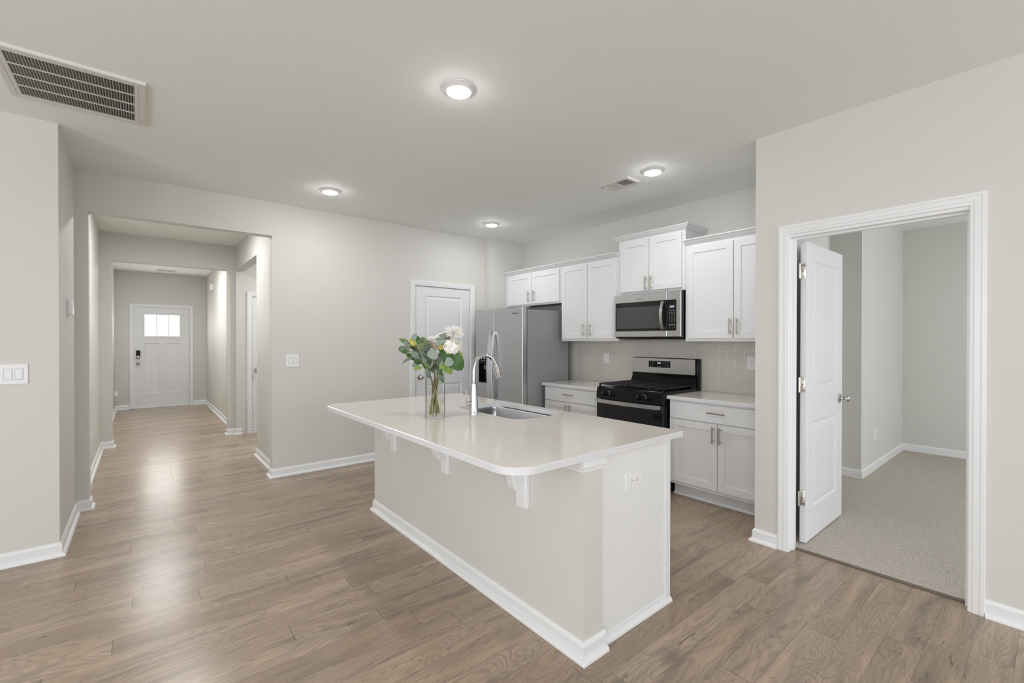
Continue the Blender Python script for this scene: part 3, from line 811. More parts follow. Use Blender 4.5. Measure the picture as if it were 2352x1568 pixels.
# oven door
b = B(); b.box(RX + .003, 3.598, RY0 + .003, RY1 - .003, .225, .795, .004, 2); dr = b.build('oven_door', 'black_glass', t, True)
b = B(); b.box(RX + .001, RX + .0035, 2.31, 2.87, .34, .735, .001); b.build('window', 'oven_glass', dr)
b = B(); pts = []
for i in range(13):
    s_ = i / 12; y = 2.232 + (2.948 - 2.232) * s_
    pts.append((3.532 - .030 * math.sin(PI * s_) ** .7, y))
b.rings([[(x_ - .010, y, .762), (x_ - .010, y, .797), (x_ + .008, y, .797), (x_ + .008, y, .762)] for x_, y in pts])
for y in (2.236, 2.918): b.box(3.535, RX + .004, y, y + .026, .768, .791)
b.build('handle', 'stainless', dr)
b = B(); b.box(RX + .006, 3.598, RY0 + .003, RY1 - .003, .06, .215, .004, 2); b.build('drawer', 'black_gloss', t)
# backguard
b = B(); b.box(4.16, 4.222, RY0 - .008, RY1 + .004, .90, 1.198, .010, 3); b.prism([Vector(p) for p in ((4.10, RY0 + .01, .915), (4.165, RY0 + .01, 1.03), (4.20, RY0 + .01, 1.03), (4.20, RY0 + .01, .915))], (0, RY1 - RY0 - .02, 0)); bgd = b.build('backguard', 'black_gloss', t, True)
b = B(); lp = rrect(RY0 + .022, RY1 - .004, 1.036, 1.193, (.012,) * 4, 5)
b.rings([[(4.161, p[0], p[1]) for p in lp], [(4.152, p[0], p[1]) for p in lp], [(4.149, p[0] + (.003 if p[0] < 2.6 else -.003), p[1] + (.003 if p[1] < 1.1 else -.003)) for p in lp]])
pn = b.build('panel', 'stainless', bgd)
b = B(); lp = rrect(2.498, 2.752, 1.096, 1.166, (.006,) * 4, 4)
b.rings([[(4.150, p[0], p[1]) for p in lp], [(4.1475, p[0], p[1]) for p in lp]]); dsp = b.build('display', 'black_gloss', bgd)
b = B(); lq = rrect(2.494, 2.756, 1.092, 1.170, (.008,) * 4, 4)
b.rings([[(4.1495, p[0], p[1]) for p in lq], [(4.1480, p[0], p[1]) for p in lq]]); b.build('display_frame', 'chrome', bgd)
text('0:16', .022, 'display_white', bgd, (4.147, 2.628, 1.143), (0, -1, 0), (0, 0, 1), 'clock')
for y, z in ((2.728, 1.152), (2.700, 1.152), (2.702, 1.132), (2.73, 1.108), (2.703, 1.108), (2.555, 1.150), (2.525, 1.152), (2.556, 1.128), (2.527, 1.128), (2.555, 1.106), (2.525, 1.106), (2.583, 1.138), (2.64, 1.108), (2.612, 1.108)):
    b = B(); b.box(4.1465, 4.1477, y - .005, y + .005, z - .003, z + .003, .0008, 1); b.build('button', 'print_gray', bgd)
b = B(); b.ball((4.149, 2.318, 1.112), .004, 8, (.4, 1, 1)); b.build('badge', 'print_dark', bgd)
# burners and grates
for bx, by, br in ((3.72, 2.40, .048), (3.72, 2.78, .040), (3.98, 2.40, .036), (3.98, 2.78, .048), (3.85, 2.59, .045)):
    b = B(); b.lathe([(br + .018, .9155), (br + .012, .920), (br, .922), (br, .930), (br - .004, .934), (.006, .935)], (bx, by, 0), 'Z', 24); b.build('burner', 'black_iron', t, True)
for g0, g1 in ((2.225, 2.584), (2.596, 2.955)):
    b = B(); x0, x1, zg = 3.585, 4.095, .940
    bar = lambda a0, a1, c0, c1: b.box(a0, a1, c0, c1, zg - .006, zg + .008, .003, 1)
    bar(x0, x0 + .016, g0, g1); bar(x1 - .016, x1, g0, g1); bar(x0, x1, g0, g0 + .014); bar(x0, x1, g1 - .014, g1)
    ym = (g0 + g1) / 2; bar(x0, x1, ym - .006, ym + .006)
    for xx in (3.68, 3.76, 3.84, 3.92, 4.00): bar(xx - .005, xx + .005, g0, g1)
    for xx in (3.592, 4.085):
        for yy in (g0 + .008, g1 - .008): b.box(xx - .007, xx + .007, yy - .007, yy + .007, .9155, zg)
    b.build('grate', 'black_iron', t)

# ------------------------------------------------------------------ microwave
t = thing('microwave', (4.04, 2.585, 1.40), 'stainless over-the-range microwave under the raised cabinet', 'microwave')
MX, MY0, MY1 = 3.840, 2.209, 2.962
b = B(); b.box(3.862, 4.232, MY0 + .002, MY1 - .002, 1.404, 1.840, .003, 1); b.build('body', 'black_gloss', t)
b = B(); b.prism([Vector(p) for p in ((3.86, MY0 + .012, 1.404), (4.2, MY0 + .012, 1.404), (4.15, MY0 + .012, 1.388), (3.93, MY0 + .012, 1.388))], (0, MY1 - MY0 - .024, 0)); b.build('vent_hood', 'black_matte', t)
b = B(); b.box(MX, 3.862, MY0, 2.350, 1.412, 1.842, .004, 2); fr = b.build('control_face', 'stainless', t)
b = B(); b.box(MX, 3.862, 2.353, MY1, 1.412, 1.842, .004, 2); md = b.build('door', 'stainless', t)
b = B(); lp = rrect(2.353, 2.945, 1.470, 1.762, (.001, .010, .010, .001), 5); b.rings([[(MX + .001, p[0], p[1]) for p in lp], [(MX - .0035, p[0], p[1]) for p in lp]]); b.build('glass', 'black_glass', md)
b = B(); b.box(MX - .0045, MX - .003, 2.425, 2.932, 1.497, 1.712); b.build('window', 'mesh_glass', md)
b = B(); b.box(MX - .0052, MX - .004, 2.430, 2.895, 1.508, 1.676); o = b.build('inner_screen', 'mesh_glass', md)
b = B(); lp = rrect(2.254, 2.350, 1.470, 1.760, (.010, .001, .001, .010), 5); b.rings([[(MX + .001, p[0], p[1]) for p in lp], [(MX - .0035, p[0], p[1]) for p in lp]]); kp = b.build('keypad', 'black_glass', t)
text('10:47', .020, 'display_white', kp, (MX - .0042, 2.297, 1.694), (0, -1, 0), (0, 0, 1), 'clock')
b = B(); b.box(MX - .0040, MX - .0034, 2.268, 2.326, 1.678, 1.710); b.build('display', 'print_dark', kp)
for r_, z in enumerate((1.658, 1.641, 1.624, 1.599, 1.586, 1.573, 1.559, 1.528, 1.520, 1.500)):
    for j, y in enumerate((2.320, 2.297, 2.274)):
        if r_ == 9 and j == 1: continue
        hw = .0055 if r_ < 3 or r_ in (7, 8) else .0028
        b = B(); b.box(MX - .0042, MX - .0034, y - hw, y + hw, z - .0022, z + .0022); b.build('button', 'print_gray', kp)
b = B(); pts = []
for i in range(15):
    s_ = i / 14; z = 1.482 + (1.750 - 1.482) * s_
    pts.append((MX - .014 - .034 * math.sin(PI * s_) ** .8, z))
b.rings([[(x_ - .006, 2.374, z), (x_ - .006, 2.402, z), (x_ + .006, 2.402, z), (x_ + .006, 2.374, z)] for x_, z in pts])
for z in (1.484, 1.730): b.box(MX - .016, MX - .003, 2.377, 2.399, z, z + .018)
b.build('handle', 'stainless', md)
text('Whirlpool', .016, 'print_dark', md, (MX - .0006, 2.655, 1.792), (0, -1, 0), (0, 0, 1), 'logo', .0008, .15)

# ------------------------------------------------------------------ wall plates
def plate(name, O, U, Nn, w_, h_, label, cat, kind, group=None, gangs=1, turned=False):
    """O = plate centre on the wall; U horizontal, Nn off the wall"""
    O, U, Nn = Vector(O), Vector(U), Vector(Nn); V = Vector((0, 0, 1))
    t = thing(name, O, label, cat, group)
    def rb(u0, u1, v0, v1, d0, d1, mat, nm, par=t, ch=.0015):
        b = B(); q = lambda u, v_, d: O + U * u + V * v_ + Nn * d
        lo = [[q(u0, v0, d0), q(u1, v0, d0), q(u1, v1, d0), q(u0, v1, d0)], [q(u0, v0, d1 - ch), q(u1, v0, d1 - ch), q(u1, v1, d1 - ch), q(u0, v1, d1 - ch)],
              [q(u0 + ch, v0 + ch, d1), q(u1 - ch, v0 + ch, d1), q(u1 - ch, v1 - ch, d1), q(u0 + ch, v1 - ch, d1)]]
        b.rings(lo); return b.build(nm, mat, par)
    pl = rb(-w_ / 2, w_ / 2, -h_ / 2, h_ / 2, 0.0003, .006, 'plate_white', 'plate')
    if kind == 'rocker':
        for i in range(gangs):
            c_ = (i - (gangs - 1) / 2) * .046
            rb(c_ - .0175, c_ + .0175, -.034, .034, .006, .0068, 'print_dim', 'rocker_gap', pl, .0001)
            rb(c_ - .0165, c_ + .0165, -.033, .033, .006, .0085, 'plate_white', 'rocker', pl)
    elif kind == 'outlet':
        for s_ in (-.0195, .0195):
            a, c_ = (s_, 0) if turned else (0, s_)
            b = B()
            q = lambda u, v_, d: O + U * (a + u) + V * (c_ + v_) + Nn * d
            lp = [(.0165 * math.cos(i * PI / 10), max(-.0135, min(.0135, .0165 * math.sin(i * PI / 10)))) for i in range(20)]
            if turned: lp = [(y_, x_) for x_, y_ in lp]
            b.rings([[q(u, v_, .006) for u, v_ in lp], [q(u, v_, .0078) for u, v_ in lp]])
            rc = b.build('receptacle', 'plate_white', pl)
            for du, dv, hu, hv in ((-.006, .003, .0011, .0042), (.006, .003, .0011, .0034), (0, -.0075, .0022, .0022)):
                if turned: du, dv, hu, hv = dv, du, hv, hu; du = -du
                b = B(); b.rings([[q(du - hu, dv - hv, .0078), q(du + hu, dv - hv, .0078), q(du + hu, dv + hv, .0078), q(du - hu, dv + hv, .0078)],
                                  [q(du - hu, dv - hv, .0081), q(du + hu, dv - hv, .0081), q(du + hu, dv + hv, .0081), q(du - hu, dv + hv, .0081)]])
                b.build('slot', 'slot_dark', pl)
    return t
plate('light_switch', (-.600, YS, 1.168), (1, 0, 0), (0, -1, 0), .124, .122, 'double rocker switch on the wall before the thermostat', 'switch', 'rocker', gangs=2)
plate('light_switch', (1.198, YB, 1.168), (1, 0, 0), (0, -1, 0), .122, .124, 'double rocker switch between hall opening and pantry door', 'switch', 'rocker', gangs=2)
plate('light_switch', (1.068, 6.03, 1.168), (0, 1, 0), (-1, 0, 0), .075, .118, 'single rocker switch at the edge of the side passage', 'switch', 'rocker')
plate('wall_outlet', (4.234, 3.382, 1.169), (0, 1, 0), (-1, 0, 0), .075, .118, 'white outlet in the tile between refrigerator and stove', 'outlet', 'outlet', 'tile wall outlets')
plate('wall_outlet', (4.234, 1.742, 1.175), (0, 1, 0), (-1, 0, 0), .092, .118, 'white outlet in the tile by the bedroom wall corner', 'outlet', 'outlet', 'tile wall outlets')
plate('wall_outlet', (1.838, IY0 + .02, .702), (1, 0, 0), (0, -1, 0), .125, .078, 'sideways white outlet on the island end panel', 'outlet', 'outlet', turned=True)
plate('wall_outlet', (6.02, 1.229, .38), (1, 0, 0), (0, -1, 0), .075, .118, 'white outlet low on the bedroom wall', 'outlet', 'outlet')
plate('wall_outlet', (1.096, 9.34, .365), (0, 1, 0), (-1, 0, 0), .075, .118, 'white outlet low on the foyer wall facing the thermostat side', 'outlet', 'outlet')
plate('wall_outlet', (-.397, 6.30, .365), (0, 1, 0), (1, 0, 0), .075, .118, 'white outlet low on the hall wall behind the thermostat corner', 'outlet', 'outlet')
plate('light_switch', (-.397, 11.18, 1.50), (0, 1, 0), (1, 0, 0), .16, .14, 'upper white control plate on the foyer wall', 'control panel', 'plain')
plate('light_switch', (-.397, 11.45, 1.19), (0, 1, 0), (1, 0, 0), .12, .12, 'lower white switch plate on the foyer wall', 'switch', 'rocker', gangs=2)
b = B(); b.box(-.3968, -.345, 11.47, 11.55, .30, .39, .004)
tag(b.build('plug_in_device', 'plate_white'), 'small white plug-in box low in the foyer corner', 'plug-in')
# thermostat
t = thing('thermostat', (XL, 4.487, 1.61), 'small white thermostat on the short wall by the hall opening', 'thermostat')
b = B(); b.box(XL + .0003, XL + .006, 4.428, 4.546, 1.548, 1.672, .002); b.build('back_plate', 'plate_white', t)
b = B(); b.box(XL + .006, XL + .030, 4.436, 4.538, 1.556, 1.664, .005, 3); b.build('housing', 'plate_white', t, True)
# door chime
b = B(); b.box(1.045, 1.0958, 10.50, 10.75, 2.36, 2.47, .006)
tag(b.build('door_chime', 'plate_white'), 'white door chime box high on the foyer wall', 'door chime')
b = B(); b.tube([(1.083, 11.2, .05), (1.03, 11.2, .045)], .004, 8); b.ball((1.025, 11.2, .045), .009, 8)
tag(b.build('door_stop', 'satin_nickel', None, True), 'small spring door stop on the foyer baseboard', 'door stop')

# ------------------------------------------------------------------ ceiling fixtures
t = lamp0 = thing('ceiling_light', (1.345, 2.090, H), 'recessed disc light nearest above the island', 'ceiling light', 'four disc ceiling lights')
b = B(); b.lathe([(.096, -.0003), (.096, -.004), (.070, -.018), (.066, -.020), (.066, -.006), (.001, -.006)], (1.345, 2.090, H), 'Z', 40, True, True); b.build('trim_ring', 'white_trim', t, True)
b = B(); b.lathe([(.0655, -.014), (.064, -.022), (.050, -.027), (.025, -.029), (.001, -.0295)], (1.345, 2.090, H), 'Z', 40); b.build('lens', 'lamp_lens', t, True)
move_copy(lamp0, 0, 2.165, 0, 'disc light over the far end of the island, by the hall opening')
move_copy(lamp0, 1.855, 0.0, 0, 'disc light beside the small ceiling vent')
move_copy(lamp0, 1.850, 2.165, 0, 'farthest disc light, in front of the refrigerator')
# return-air grille
t = thing('return_air_grille', (-.262, 3.408, H), 'large white louvered return-air grille on the ceiling', 'vent')
gx0, gx1, gy0, gy1 = -.555, .024, 3.108, 3.706
b = B()
b.sweep([(gx0, gy0), (gx1, gy0), (gx1, gy1), (gx0, gy1), (gx0, gy0 + .0001)], [(0, H - .0003), (0, H - .012), (.004, H - .016), (.030, H - .016), (.030, H - .0003)], XY, 1)
b.build('frame', 'vent_white', t)
b = B(); b.box(gx0 + .03, gx1 - .03, gy0 + .03, gy1 - .03, H - .0012, H - .0004); b.build('duct_back', 'vent_dark', t)
ax0, ax1, ay0, ay1 = gx0 + .031, gx1 - .031, gy0 + .031, gy1 - .031
n = 41; st = (ax1 - ax0 - .03) / n; rows = 4; rl = (ay1 - ay0 - .03) / rows
b = B()
b.box(ax0 + .018, ax1 - .018, ay0, ay0 + .018, H - .015, H - .008); b.box(ax0 + .018, ax1 - .018, ay1 - .018, ay1, H - .015, H - .008)
b.box(ax0, ax0 + .018, ay0, ay1, H - .015, H - .008); b.box(ax1 - .018, ax1, ay0, ay1, H - .015, H - .008)
for r_ in range(1, rows): b.box(ax0 + .018, ax1 - .018, ay0 + .015 + r_ * rl - .005, ay0 + .015 + r_ * rl + .005, H - .015, H - .009)
b.build('inner_frame', 'vent_white', t)
b = B()
for i in range(n):
    x_ = ax0 + .018 + i * st
    b.prism([Vector(p) for p in ((x_, ay0 + .01, H - .0145), (x_ + .0022, ay0 + .01, H - .0145), (x_ + .0085, ay0 + .01, H - .003), (x_ + .0070, ay0 + .01, H - .003))], (0, ay1 - ay0 - .02, 0))
b.build('louvers', 'louver_gray', t)
# supply register
t = thing('ceiling_vent', (3.24, 2.45, H), 'small white two-way ceiling vent near the wall cabinets', 'vent')
vx0, vx1, vy0, vy1 = 3.146, 3.338, 2.296, 2.602
b = B(); b.sweep([(vx0, vy0), (vx1, vy0), (vx1, vy1), (vx0, vy1), (vx0, vy0 + .0001)], [(0, H - .0003), (.003, H - .007), (.030, H - .011), (.034, H - .0003)], XY, 1); b.build('frame', 'vent_white', t)
b = B(); b.box(vx0 + .03, vx1 - .03, vy0 + .03, vy1 - .03, H - .0012, H - .0004); b.build('duct_back', 'vent_dark', t)
ym = (vy0 + vy1) / 2
b = B(); b.box(vx0 + .03, vx1 - .03, ym - .005, ym + .005, H - .0105, H - .0012); b.build('divider', 'vent_white', t)
for (c0, c1), tl in (((vy0 + .032, ym - .005), .0075), ((ym + .005, vy1 - .032), -.0075)):
    b = B()
    for i in range(9):
        x_ = vx0 + .036 + i * .0145
        if tl > 0: pts = ((x_, c0, H - .010), (x_ + .0016, c0, H - .010), (x_ + .0095, c0, H - .002), (x_ + .008, c0, H - .002))
        else: pts = ((x_ + .0010, c0, H - .002), (x_ + .0026, c0, H - .002), (x_ + .0110, c0, H - .010), (x_ + .0094, c0, H - .010))
        b.prism([Vector(p) for p in pts], (0, c1 - c0, 0))
    if tl > 0:
        for i in range(1, 6): b.box(vx0 + .034, vx1 - .034, c0 + i * .019, c0 + i * .019 + .002, H - .006, H - .002)
    b.build('louvers', 'vent_white', t)
b = B(); b.box(3.205, 3.212, vy1 - .030, vy1 - .024, H - .024, H - .009); b.build('damper_lever', 'vent_white', t)
# foyer vent
t = thing('ceiling_vent', (.39, 11.2, H), 'slim ceiling vent just inside the front door', 'vent')
b = B(); b.box(.235, .545, 11.10, 11.30, H - .010, H - .0003, .002); b.build('frame', 'vent_white', t)
b = B()
for i in range(6): b.box(.26, .38, 11.125 + i * .025, 11.137 + i * .025, H - .011, H - .0095); b.box(.40, .52, 11.125 + i * .025, 11.137 + i * .025, H - .011, H - .0095)
b.build('louvers', 'louver_gray', t)

# ------------------------------------------------------------------ vase and flowers
VX, VY = 1.440, 2.512
t = thing('glass_vase', (VX, VY, CT), 'clear glass cylinder vase half full of water on the island', 'vase')
VR, VH = .0635, .302
b = B(); b.lathe([(.002, CT + .0003), (VR - .004, CT + .0003), (VR, CT + .004), (VR, CT + VH), (VR - .0035, CT + VH), (VR - .0035, CT + .014), (.002, CT + .012)], (VX, VY, 0), 'Z', 48); b.build('cylinder', 'vase_glass', t, True)
b = B(); b.lathe([(.002, CT + .0145), (VR - .006, CT + .0145), (VR - .0045, CT + .018), (VR - .0045, 1.006), (.002, 1.006)], (VX, VY, 0), 'Z', 48); b.build('water', 'vase_water', t, True)

RV = Vector((math.cos(.692), -math.sin(.692), 0))      # across the bouquet
DV = Vector((math.sin(.692), math.cos(.692), 0))       # through the bouquet, front to back
def bq(s_, z, d=0.): return Vector((VX, VY, 0)) + RV * s_ + DV * d + Vector((0, 0, z))
def stem_path(tip, foot, bend=.35):
    neck = Vector((VX, VY, CT + VH + .005)) + (tip - Vector((VX, VY, tip.z))) * bend
    off = neck - Vector((VX, VY, neck.z))
    if off.length > .045: neck = Vector((VX, VY, neck.z)) + off.normalized() * .045
    pts = []
    for i in range(13):
        s_ = i / 12
        pts.append(foot * (1 - s_) ** 2 + (neck * 2 - foot * .5 - tip * .5) * 2 * s_ * (1 - s_) + tip * s_ ** 2)
    # keep the stem inside the glass below the rim
    out = []
    for p in pts:
        r_ = Vector((p.x - VX, p.y - VY, 0)); lim = .052 if p.z < CT + VH + .01 else 9
        if r_.length > lim: p = Vector((VX, VY, p.z)) + r_.normalized() * lim
        out.append(p)
    return out
def leaf_mesh(b, base, tip, width, up, round_=False, curl=.15, serr=0.):
    """leaf blade with thickness, midrib fold and curl"""
    ax = tip - base; L = ax.length; a = ax.normalized()
    up = Vector(up); side = a.cross(up).normalized(); nrm = side.cross(a).normalized()
    n = 10; top, bot = [], []
    for i in range(n + 1):
        s_ = i / n
        w_ = math.sin(PI * (s_ ** (.75 if round_ else .85))) ** (.55 if round_ else .85) * width / 2
        if serr and 0 < i < n: w_ *= 1 + serr * (1 if i % 2 else -1)
        w_ = max(w_, .0006)
        c_ = base + a * L * s_ + nrm * (curl * L * (math.sin(PI * s_) * .5 - s_ * s_ * .35))
        e = nrm * w_ * .22
        top.append([c_ - side * w_ + e, c_ - nrm * .0004, c_ + side * w_ + e])
        bot.append([p - nrm * .0008 for p in top[-1]])
    for G, fl in ((top, False), (bot, True)):
        V_ = [[b.bm.verts.new(p) for p in r] for r in G]
        for i in range(n):
            for j in (0, 1):
                q = (V_[i][j], V_[i][j + 1], V_[i + 1][j + 1], V_[i + 1][j])
                b.bm.faces.new(q if not fl else q[::-1])
def stem_of(t, tip, foot, mat, r=.0028, bend=.35):
    b = B(); b.tube(stem_path(tip, foot, bend), r, 8); return b.build('stem', mat, t, True)
def foot(i):
    a = i * 2.399; r_ = .014 + .030 * ((i * 37 % 10) / 10)
    return Vector((VX + r_ * math.cos(a), VY + r_ * math.sin(a), CT + .017 + .004 * (i % 3)))

def mum(c, R_, label, i, tilt=(0, 0)):
    t = thing('chrysanthemum', foot(i), label, 'flower', 'spider chrysanthemums in the vase')
    b = B(); rr = random.Random(i)
    ax = (Vector((0, 0, 1)) + RV * tilt[0] - DV * tilt[1]).normalized()
    ex = ax.orthogonal().normalized(); ey = ax.cross(ex)
    for ring, (el, ln, cnt) in enumerate(((-.30, .95, 30), (-.05, 1.0, 34), (.22, 1.0, 32), (.50, .92, 28), (.80, .8, 22), (1.1, .62, 16), (1.4, .45, 8))):
        for j in range(cnt):
            a = 2 * PI * (j + rr.random() * .5 + ring * .3) / cnt
            e = el + rr.uniform(-.12, .12); L = R_ * ln * rr.uniform(.85, 1.08)
            d = (ex * math.cos(a) + ey * math.sin(a)) * math.cos(e) + ax * math.sin(e)
            p0 = c + d * .006
            b.tube([p0, p0 + d * L * .6 + ax * L * .05, p0 + d * L + ax * L * .02], [.0012, .0022, .0009], 5)
    b.build('bloom', 'petal_white', t, True)
    b = B(); b.ball(c + ax * .005, .011, 10, (1, 1, .8)); o = b.build('center', 'petal_cream', t, True); o['label'] = 'cream yellow flower center'
    stem_of(t, c - ax * .004, foot(i), 'stem_green')
    return t
def hydrangea(c, R_, label, i, mat, cat_group, n=90, second=None, name='hydrangea'):
    t = thing(name, foot(i), label, 'flower', cat_group)
    rr = random.Random(100 + i)
    bs = [B(), B()]
    for j in range(n):
        zz = 1 - 2 * (j + .5) / n
        if zz < -.75: continue
        a = j * 2.39996; r_ = math.sqrt(1 - zz * zz)
        d = Vector((r_ * math.cos(a), r_ * math.sin(a), zz)); p = c + Vector((d.x, d.y, d.z * .92)) * R_ * (rr.uniform(.84, 1.06) + .06 * math.sin(5 * d.x + 3 * d.z + i))
        ex = d.orthogonal().normalized(); ey = d.cross(ex); ro = rr.random() * PI; d = (d + Vector((rr.uniform(-.4, .4), rr.uniform(-.4, .4), rr.uniform(-.3, .5)))).normalized(); ex = d.orthogonal().normalized(); ey = d.cross(ex); s_ = R_ * rr.uniform(.24, .34)
        bb = bs[1] if second and rr.random() < .28 else bs[0]
        for q in range(4):
            a2 = ro + q * PI / 2; u = ex * math.cos(a2) + ey * math.sin(a2); v_ = d.cross(u)
            pts = [p] + [p + (u * pu + v_ * pv) * s_ + d * s_ * ph for pu, pv, ph in ((.34, .34, .10), (.72, .46, .24), (1.0, .16, .2), (1.0, -.16, .14), (.72, -.46, .10), (.34, -.34, .04))]
            bb.rings([[x_ for x_ in pts], [x_ - d * .0012 for x_ in pts]])
    o = bs[0].build('bloom', mat, t)
    if second: bs[1].build('florets', second, t)
    else: bs[1].bm.free()
    b = B(); b.ball(c, R_ * .80, 12); o = b.build('core', second or mat, t, True)
    stem_of(t, c - Vector((0, 0, R_ * .7)), foot(i), 'stem_green', .0034)
    return t
m = .00276
def px(x_, y_, d=0.):     # offsets measured across the bouquet (cm-scale local coordinates)
    return bq((x_ - 999.5) * m, 1.007 + (916.5 - y_) * m, d)
mum(px(1042.5, 766), .060, 'largest white spider chrysanthemum, at the top of the bouquet', 1, (.15, .35))
mum(px(1013, 779, .03), .044, 'white spider chrysanthemum partly behind gray-green leaves', 2, (-.1, .5))
mum(px(989, 784, .05), .036, 'cream spider chrysanthemum at the back of the bouquet', 3, (0, .4))
hy = hydrangea(px(1039, 798, -.015), .052, 'large white hydrangea head facing the room', 4, 'petal_white', 'hydrangeas in the vase', 170, 'petal_cream')
def add_leaf(t, c, ang, L, W, mat, rnd=False, d=0., tilt=.5, curl=.15, serr=0.):
    """c pixel-scale centre, ang degrees across the bouquet"""
    a = math.radians(ang)
    ax = RV * math.cos(a) + Vector((0, 0, math.sin(a)))
    cc = px(*c, d)
    nrm = (-DV * 1.0 + Vector((0, 0, tilt)))
    b = B(); leaf_mesh(b, cc - ax * L * m / 2, cc + ax * L * m / 2, W * m, nrm, rnd, curl, serr)
    return b.build('leaf', mat, t, True)
add_leaf(hy, (1049, 832), -52, 46, 38, 'leaf_green', True, -.03, .3, .2, .05)
add_leaf(hy, (1025, 814), 128, 36, 25, 'leaf_green', True, -.02, .3, .2, .05)
add_leaf(hy, (1028, 846), -44, 36, 22, 'leaf_lime', True, -.04, .5, .2, .05)
hydrangea(px(949, 787, .01), .034, 'yellow-green bloom among the leaves on the hall side', 5, 'petal_yellow', 'yellow blooms in the vase', 60, None, 'yellow_flower')
hydrangea(px(1015, 799, .0), .026, 'small yellow bloom beside the white hydrangea', 6, 'petal_yellow', 'yellow blooms in the vase', 50, None, 'yellow_flower')
hydrangea(px(1055, 815, .02), .018, 'tiny yellow bloom under the white hydrangea', 7, 'petal_yellow', 'yellow blooms in the vase', 34, None, 'yellow_flower')
# eucalyptus branches: (label, tip, leaves)
G = 'eucalyptus branches in the vase'
def branch(i, label, tip, leaves, mat='stem_brown', d=0.):
    t = thing('eucalyptus_branch', foot(i), label, 'branch', G)
    st = stem_of(t, px(*tip, d), foot(i), mat, .0022, .5)
    path = stem_path(px(*tip, d), foot(i), .5)
    for lf in leaves:
        c, ang, L, W, mt, rnd, dd = lf
        add_leaf(t, c, ang, L, W, mt, rnd, dd, random.uniform(.2, .8), random.uniform(.05, .25))
        # petiole from the nearest point of the branch
        a = math.radians(ang); ax = RV * math.cos(a) + Vector((0, 0, math.sin(a)))
        bs_ = px(*c, dd) - ax * L * m / 2
        near = min(path, key=lambda p: (p - bs_).length + (1 if p.z < CT + VH - .03 else 0))
        b = B(); b.tube([near, (near + bs_) / 2 + Vector((0, 0, .004)), bs_ + ax * .002], .0011, 6); b.build('petiole', mat, t, True)
    return t
branch(8, 'eucalyptus branch reaching highest toward the hall', (938, 785), [
    ((929.5, 785), 153, 29, 11, 'leaf_olive', False, -.01), ((936, 791), 118, 24, 10, 'leaf_gray', False, -.03), ((954, 775), 62, 18, 14, 'leaf_silver', True, -.02),
    ((963, 784), 105, 24, 13, 'leaf_green', False, -.01), ((974, 787), 110, 27, 18, 'leaf_olive', True, 0.), ((969, 797), 35, 20, 17, 'leaf_olive', True, -.03)])
branch(9, 'eucalyptus branch with round leaves pointing at the hall', (934, 805), [
    ((924, 804), 155, 20, 17, 'leaf_olive', True, 0.), ((932, 806), 170, 25, 17, 'leaf_gray', True, -.02), ((931.5, 808), 150, 12, 10, 'leaf_green', True, -.035),
    ((954.5, 815.5), 135, 21, 15, 'leaf_gray', True, -.03), ((941, 819), 160, 20, 14, 'leaf_olive', True, .01), ((937.5, 828), 208, 30, 8, 'leaf_gray', False, -.02)], d=-.01)
branch(10, 'eucalyptus branch drooping low over the vase rim', (962, 834), [
    ((959.5, 831), 165, 22, 15, 'leaf_green', False, 0.), ((953.5, 839), 200, 21, 12, 'leaf_silver', False, .01), ((961, 846), 190, 21, 11, 'leaf_lime', False, -.03),
    ((982, 840), 130, 20, 9, 'leaf_olive', False, -.04), ((985, 858), -70, 26, 11, 'leaf_gray', False, -.045)], d=-.02)
branch(11, 'eucalyptus branch with broad gray leaves in the middle', (1003, 800), [
    ((998, 815), -40, 27, 22, 'leaf_silver', True, -.05), ((1015, 788), 30, 26, 13, 'leaf_silver', False, -.04), ((1019, 773), 170, 22, 11, 'leaf_gray', False, -.01), ((1008, 781), 150, 14, 8, 'leaf_gray', False, -.02),
    ((996, 838), 60, 16, 7, 'leaf_gray', False, -.05)], d=-.03)
branch(12, 'eucalyptus branch with one round silver leaf toward the faucet', (1016, 826), [
    ((1035, 832), 0, 21, 22, 'leaf_silver', True, -.055), ((1015, 822), 60, 22, 17, 'leaf_gray', True, -.02), ((1016, 840), 75, 26, 8, 'leaf_gray', False, -.045), ((1012, 852), 100, 24, 11, 'leaf_green', False, -.035), ((1017, 868), -80, 24, 13, 'leaf_gray', True, -.03)], d=-.03)
branch(15, 'leafy dark green stem filling the middle of the bouquet', (992, 822), [
    ((985, 828), 100, 28, 12, 'leaf_green', False, .01), ((1001, 834), 70, 26, 13, 'leaf_green', False, .02), ((1009, 842), 50, 22, 12, 'leaf_olive', False, .0),
    ((978, 843), 125, 24, 10, 'leaf_green', False, -.01), ((992, 846), 95, 24, 10, 'leaf_green', False, .0), ((1005, 823), 60, 24, 14, 'leaf_green', False, .02),
    ((976, 828), 110, 30, 10, 'leaf_gray', False, -.03), ((1013, 829), 70, 30, 12, 'leaf_gray', False, -.02), ((970, 822), 140, 24, 13, 'leaf_green', True, .02)], d=.005)
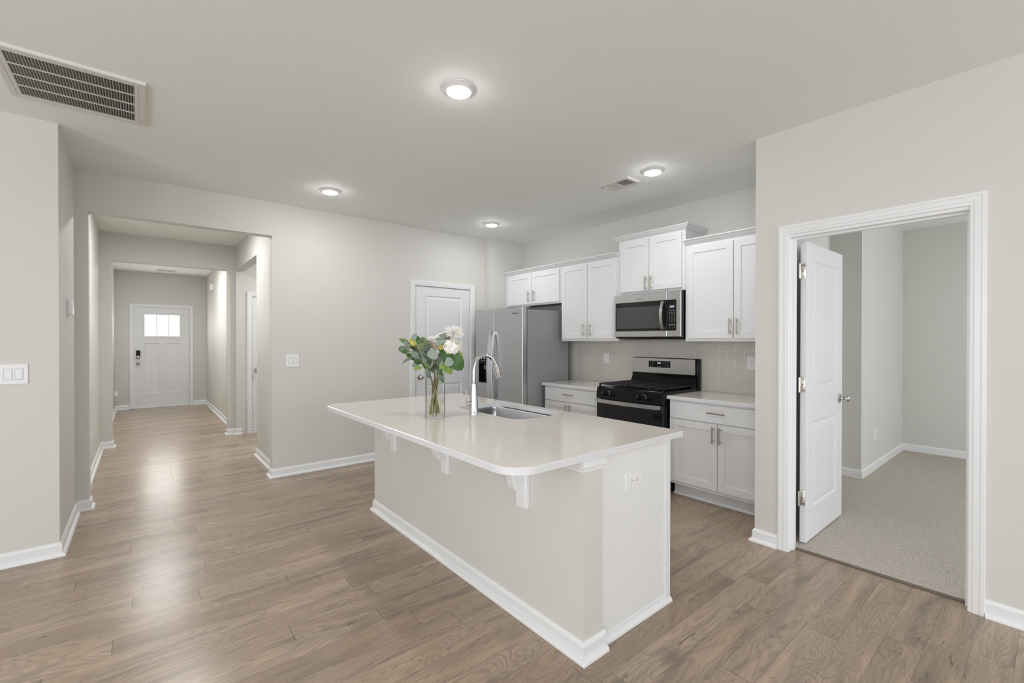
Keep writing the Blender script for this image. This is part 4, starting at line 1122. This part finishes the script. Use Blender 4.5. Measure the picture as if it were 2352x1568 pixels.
branch(16, 'gray-green eucalyptus branch rising behind the yellow bloom', (958, 788), [
    ((944, 797), 130, 22, 12, 'leaf_olive', False, .02), ((952, 802), 110, 24, 14, 'leaf_green', True, .02), ((962, 808), 95, 26, 15, 'leaf_olive', True, .01),
    ((945, 822), 160, 22, 12, 'leaf_green', False, .02), ((967, 812), 60, 22, 13, 'leaf_gray', True, -.005), ((980, 806), 80, 24, 14, 'leaf_gray', True, .02),
    ((972, 834), 150, 22, 11, 'leaf_olive', False, .0), ((985, 792), 100, 20, 12, 'leaf_gray', True, .03)], d=.02)
branch(17, 'eucalyptus branch behind the white hydrangea', (1030, 782), [
    ((1026, 775), 120, 22, 12, 'leaf_gray', True, .02), ((1032, 785), 60, 20, 12, 'leaf_green', True, .02), ((1021, 790), 100, 24, 13, 'leaf_gray', True, .02),
    ((1036, 822), -20, 24, 14, 'leaf_green', True, .02), ((1020, 806), 70, 24, 14, 'leaf_green', True, .02), ((1022, 832), 20, 22, 14, 'leaf_olive', True, .01)], d=.02)
# seeded eucalyptus
for i, lab, mat, pts in ((13, 'seeded eucalyptus with gray-green buds at the center', 'berry_green', [(975, 805), (985, 796), (981, 813), (992, 795), (985, 824), (987, 836), (1008, 832), (978, 799)]),
                         (14, 'seeded eucalyptus with tan buds beside the broad gray leaves', 'berry_tan', [(999, 796), (1001, 803), (996, 792)])):
    t = thing('seeded_eucalyptus', foot(i), lab, 'branch', 'seeded eucalyptus in the vase')
    rr = random.Random(i)
    top = pts[0] if i == 13 else pts[1]
    stem_of(t, px(*top, -.035), foot(i), 'stem_brown', .0022, .5)
    b = B()
    for c in pts:
        for _ in range(11):
            p = px(c[0] + rr.gauss(0, 3.4), c[1] + rr.gauss(0, 3.2), -.038 + rr.uniform(-.012, .012)); b.ball(p, rr.uniform(.0026, .0044), 8, (1, 1, 1.2))
        b.tube([px(c[0] - 4, c[1] + 4, -.036), px(c[0] + 4, c[1] - 4, -.036)], .0012, 5)
        b.tube([px(c[0], c[1], -.036), px(top[0] + (c[0] - top[0]) * .3, max(840, c[1] + 12), -.02)], .0012, 5)
    b.build('buds', mat, t, True)
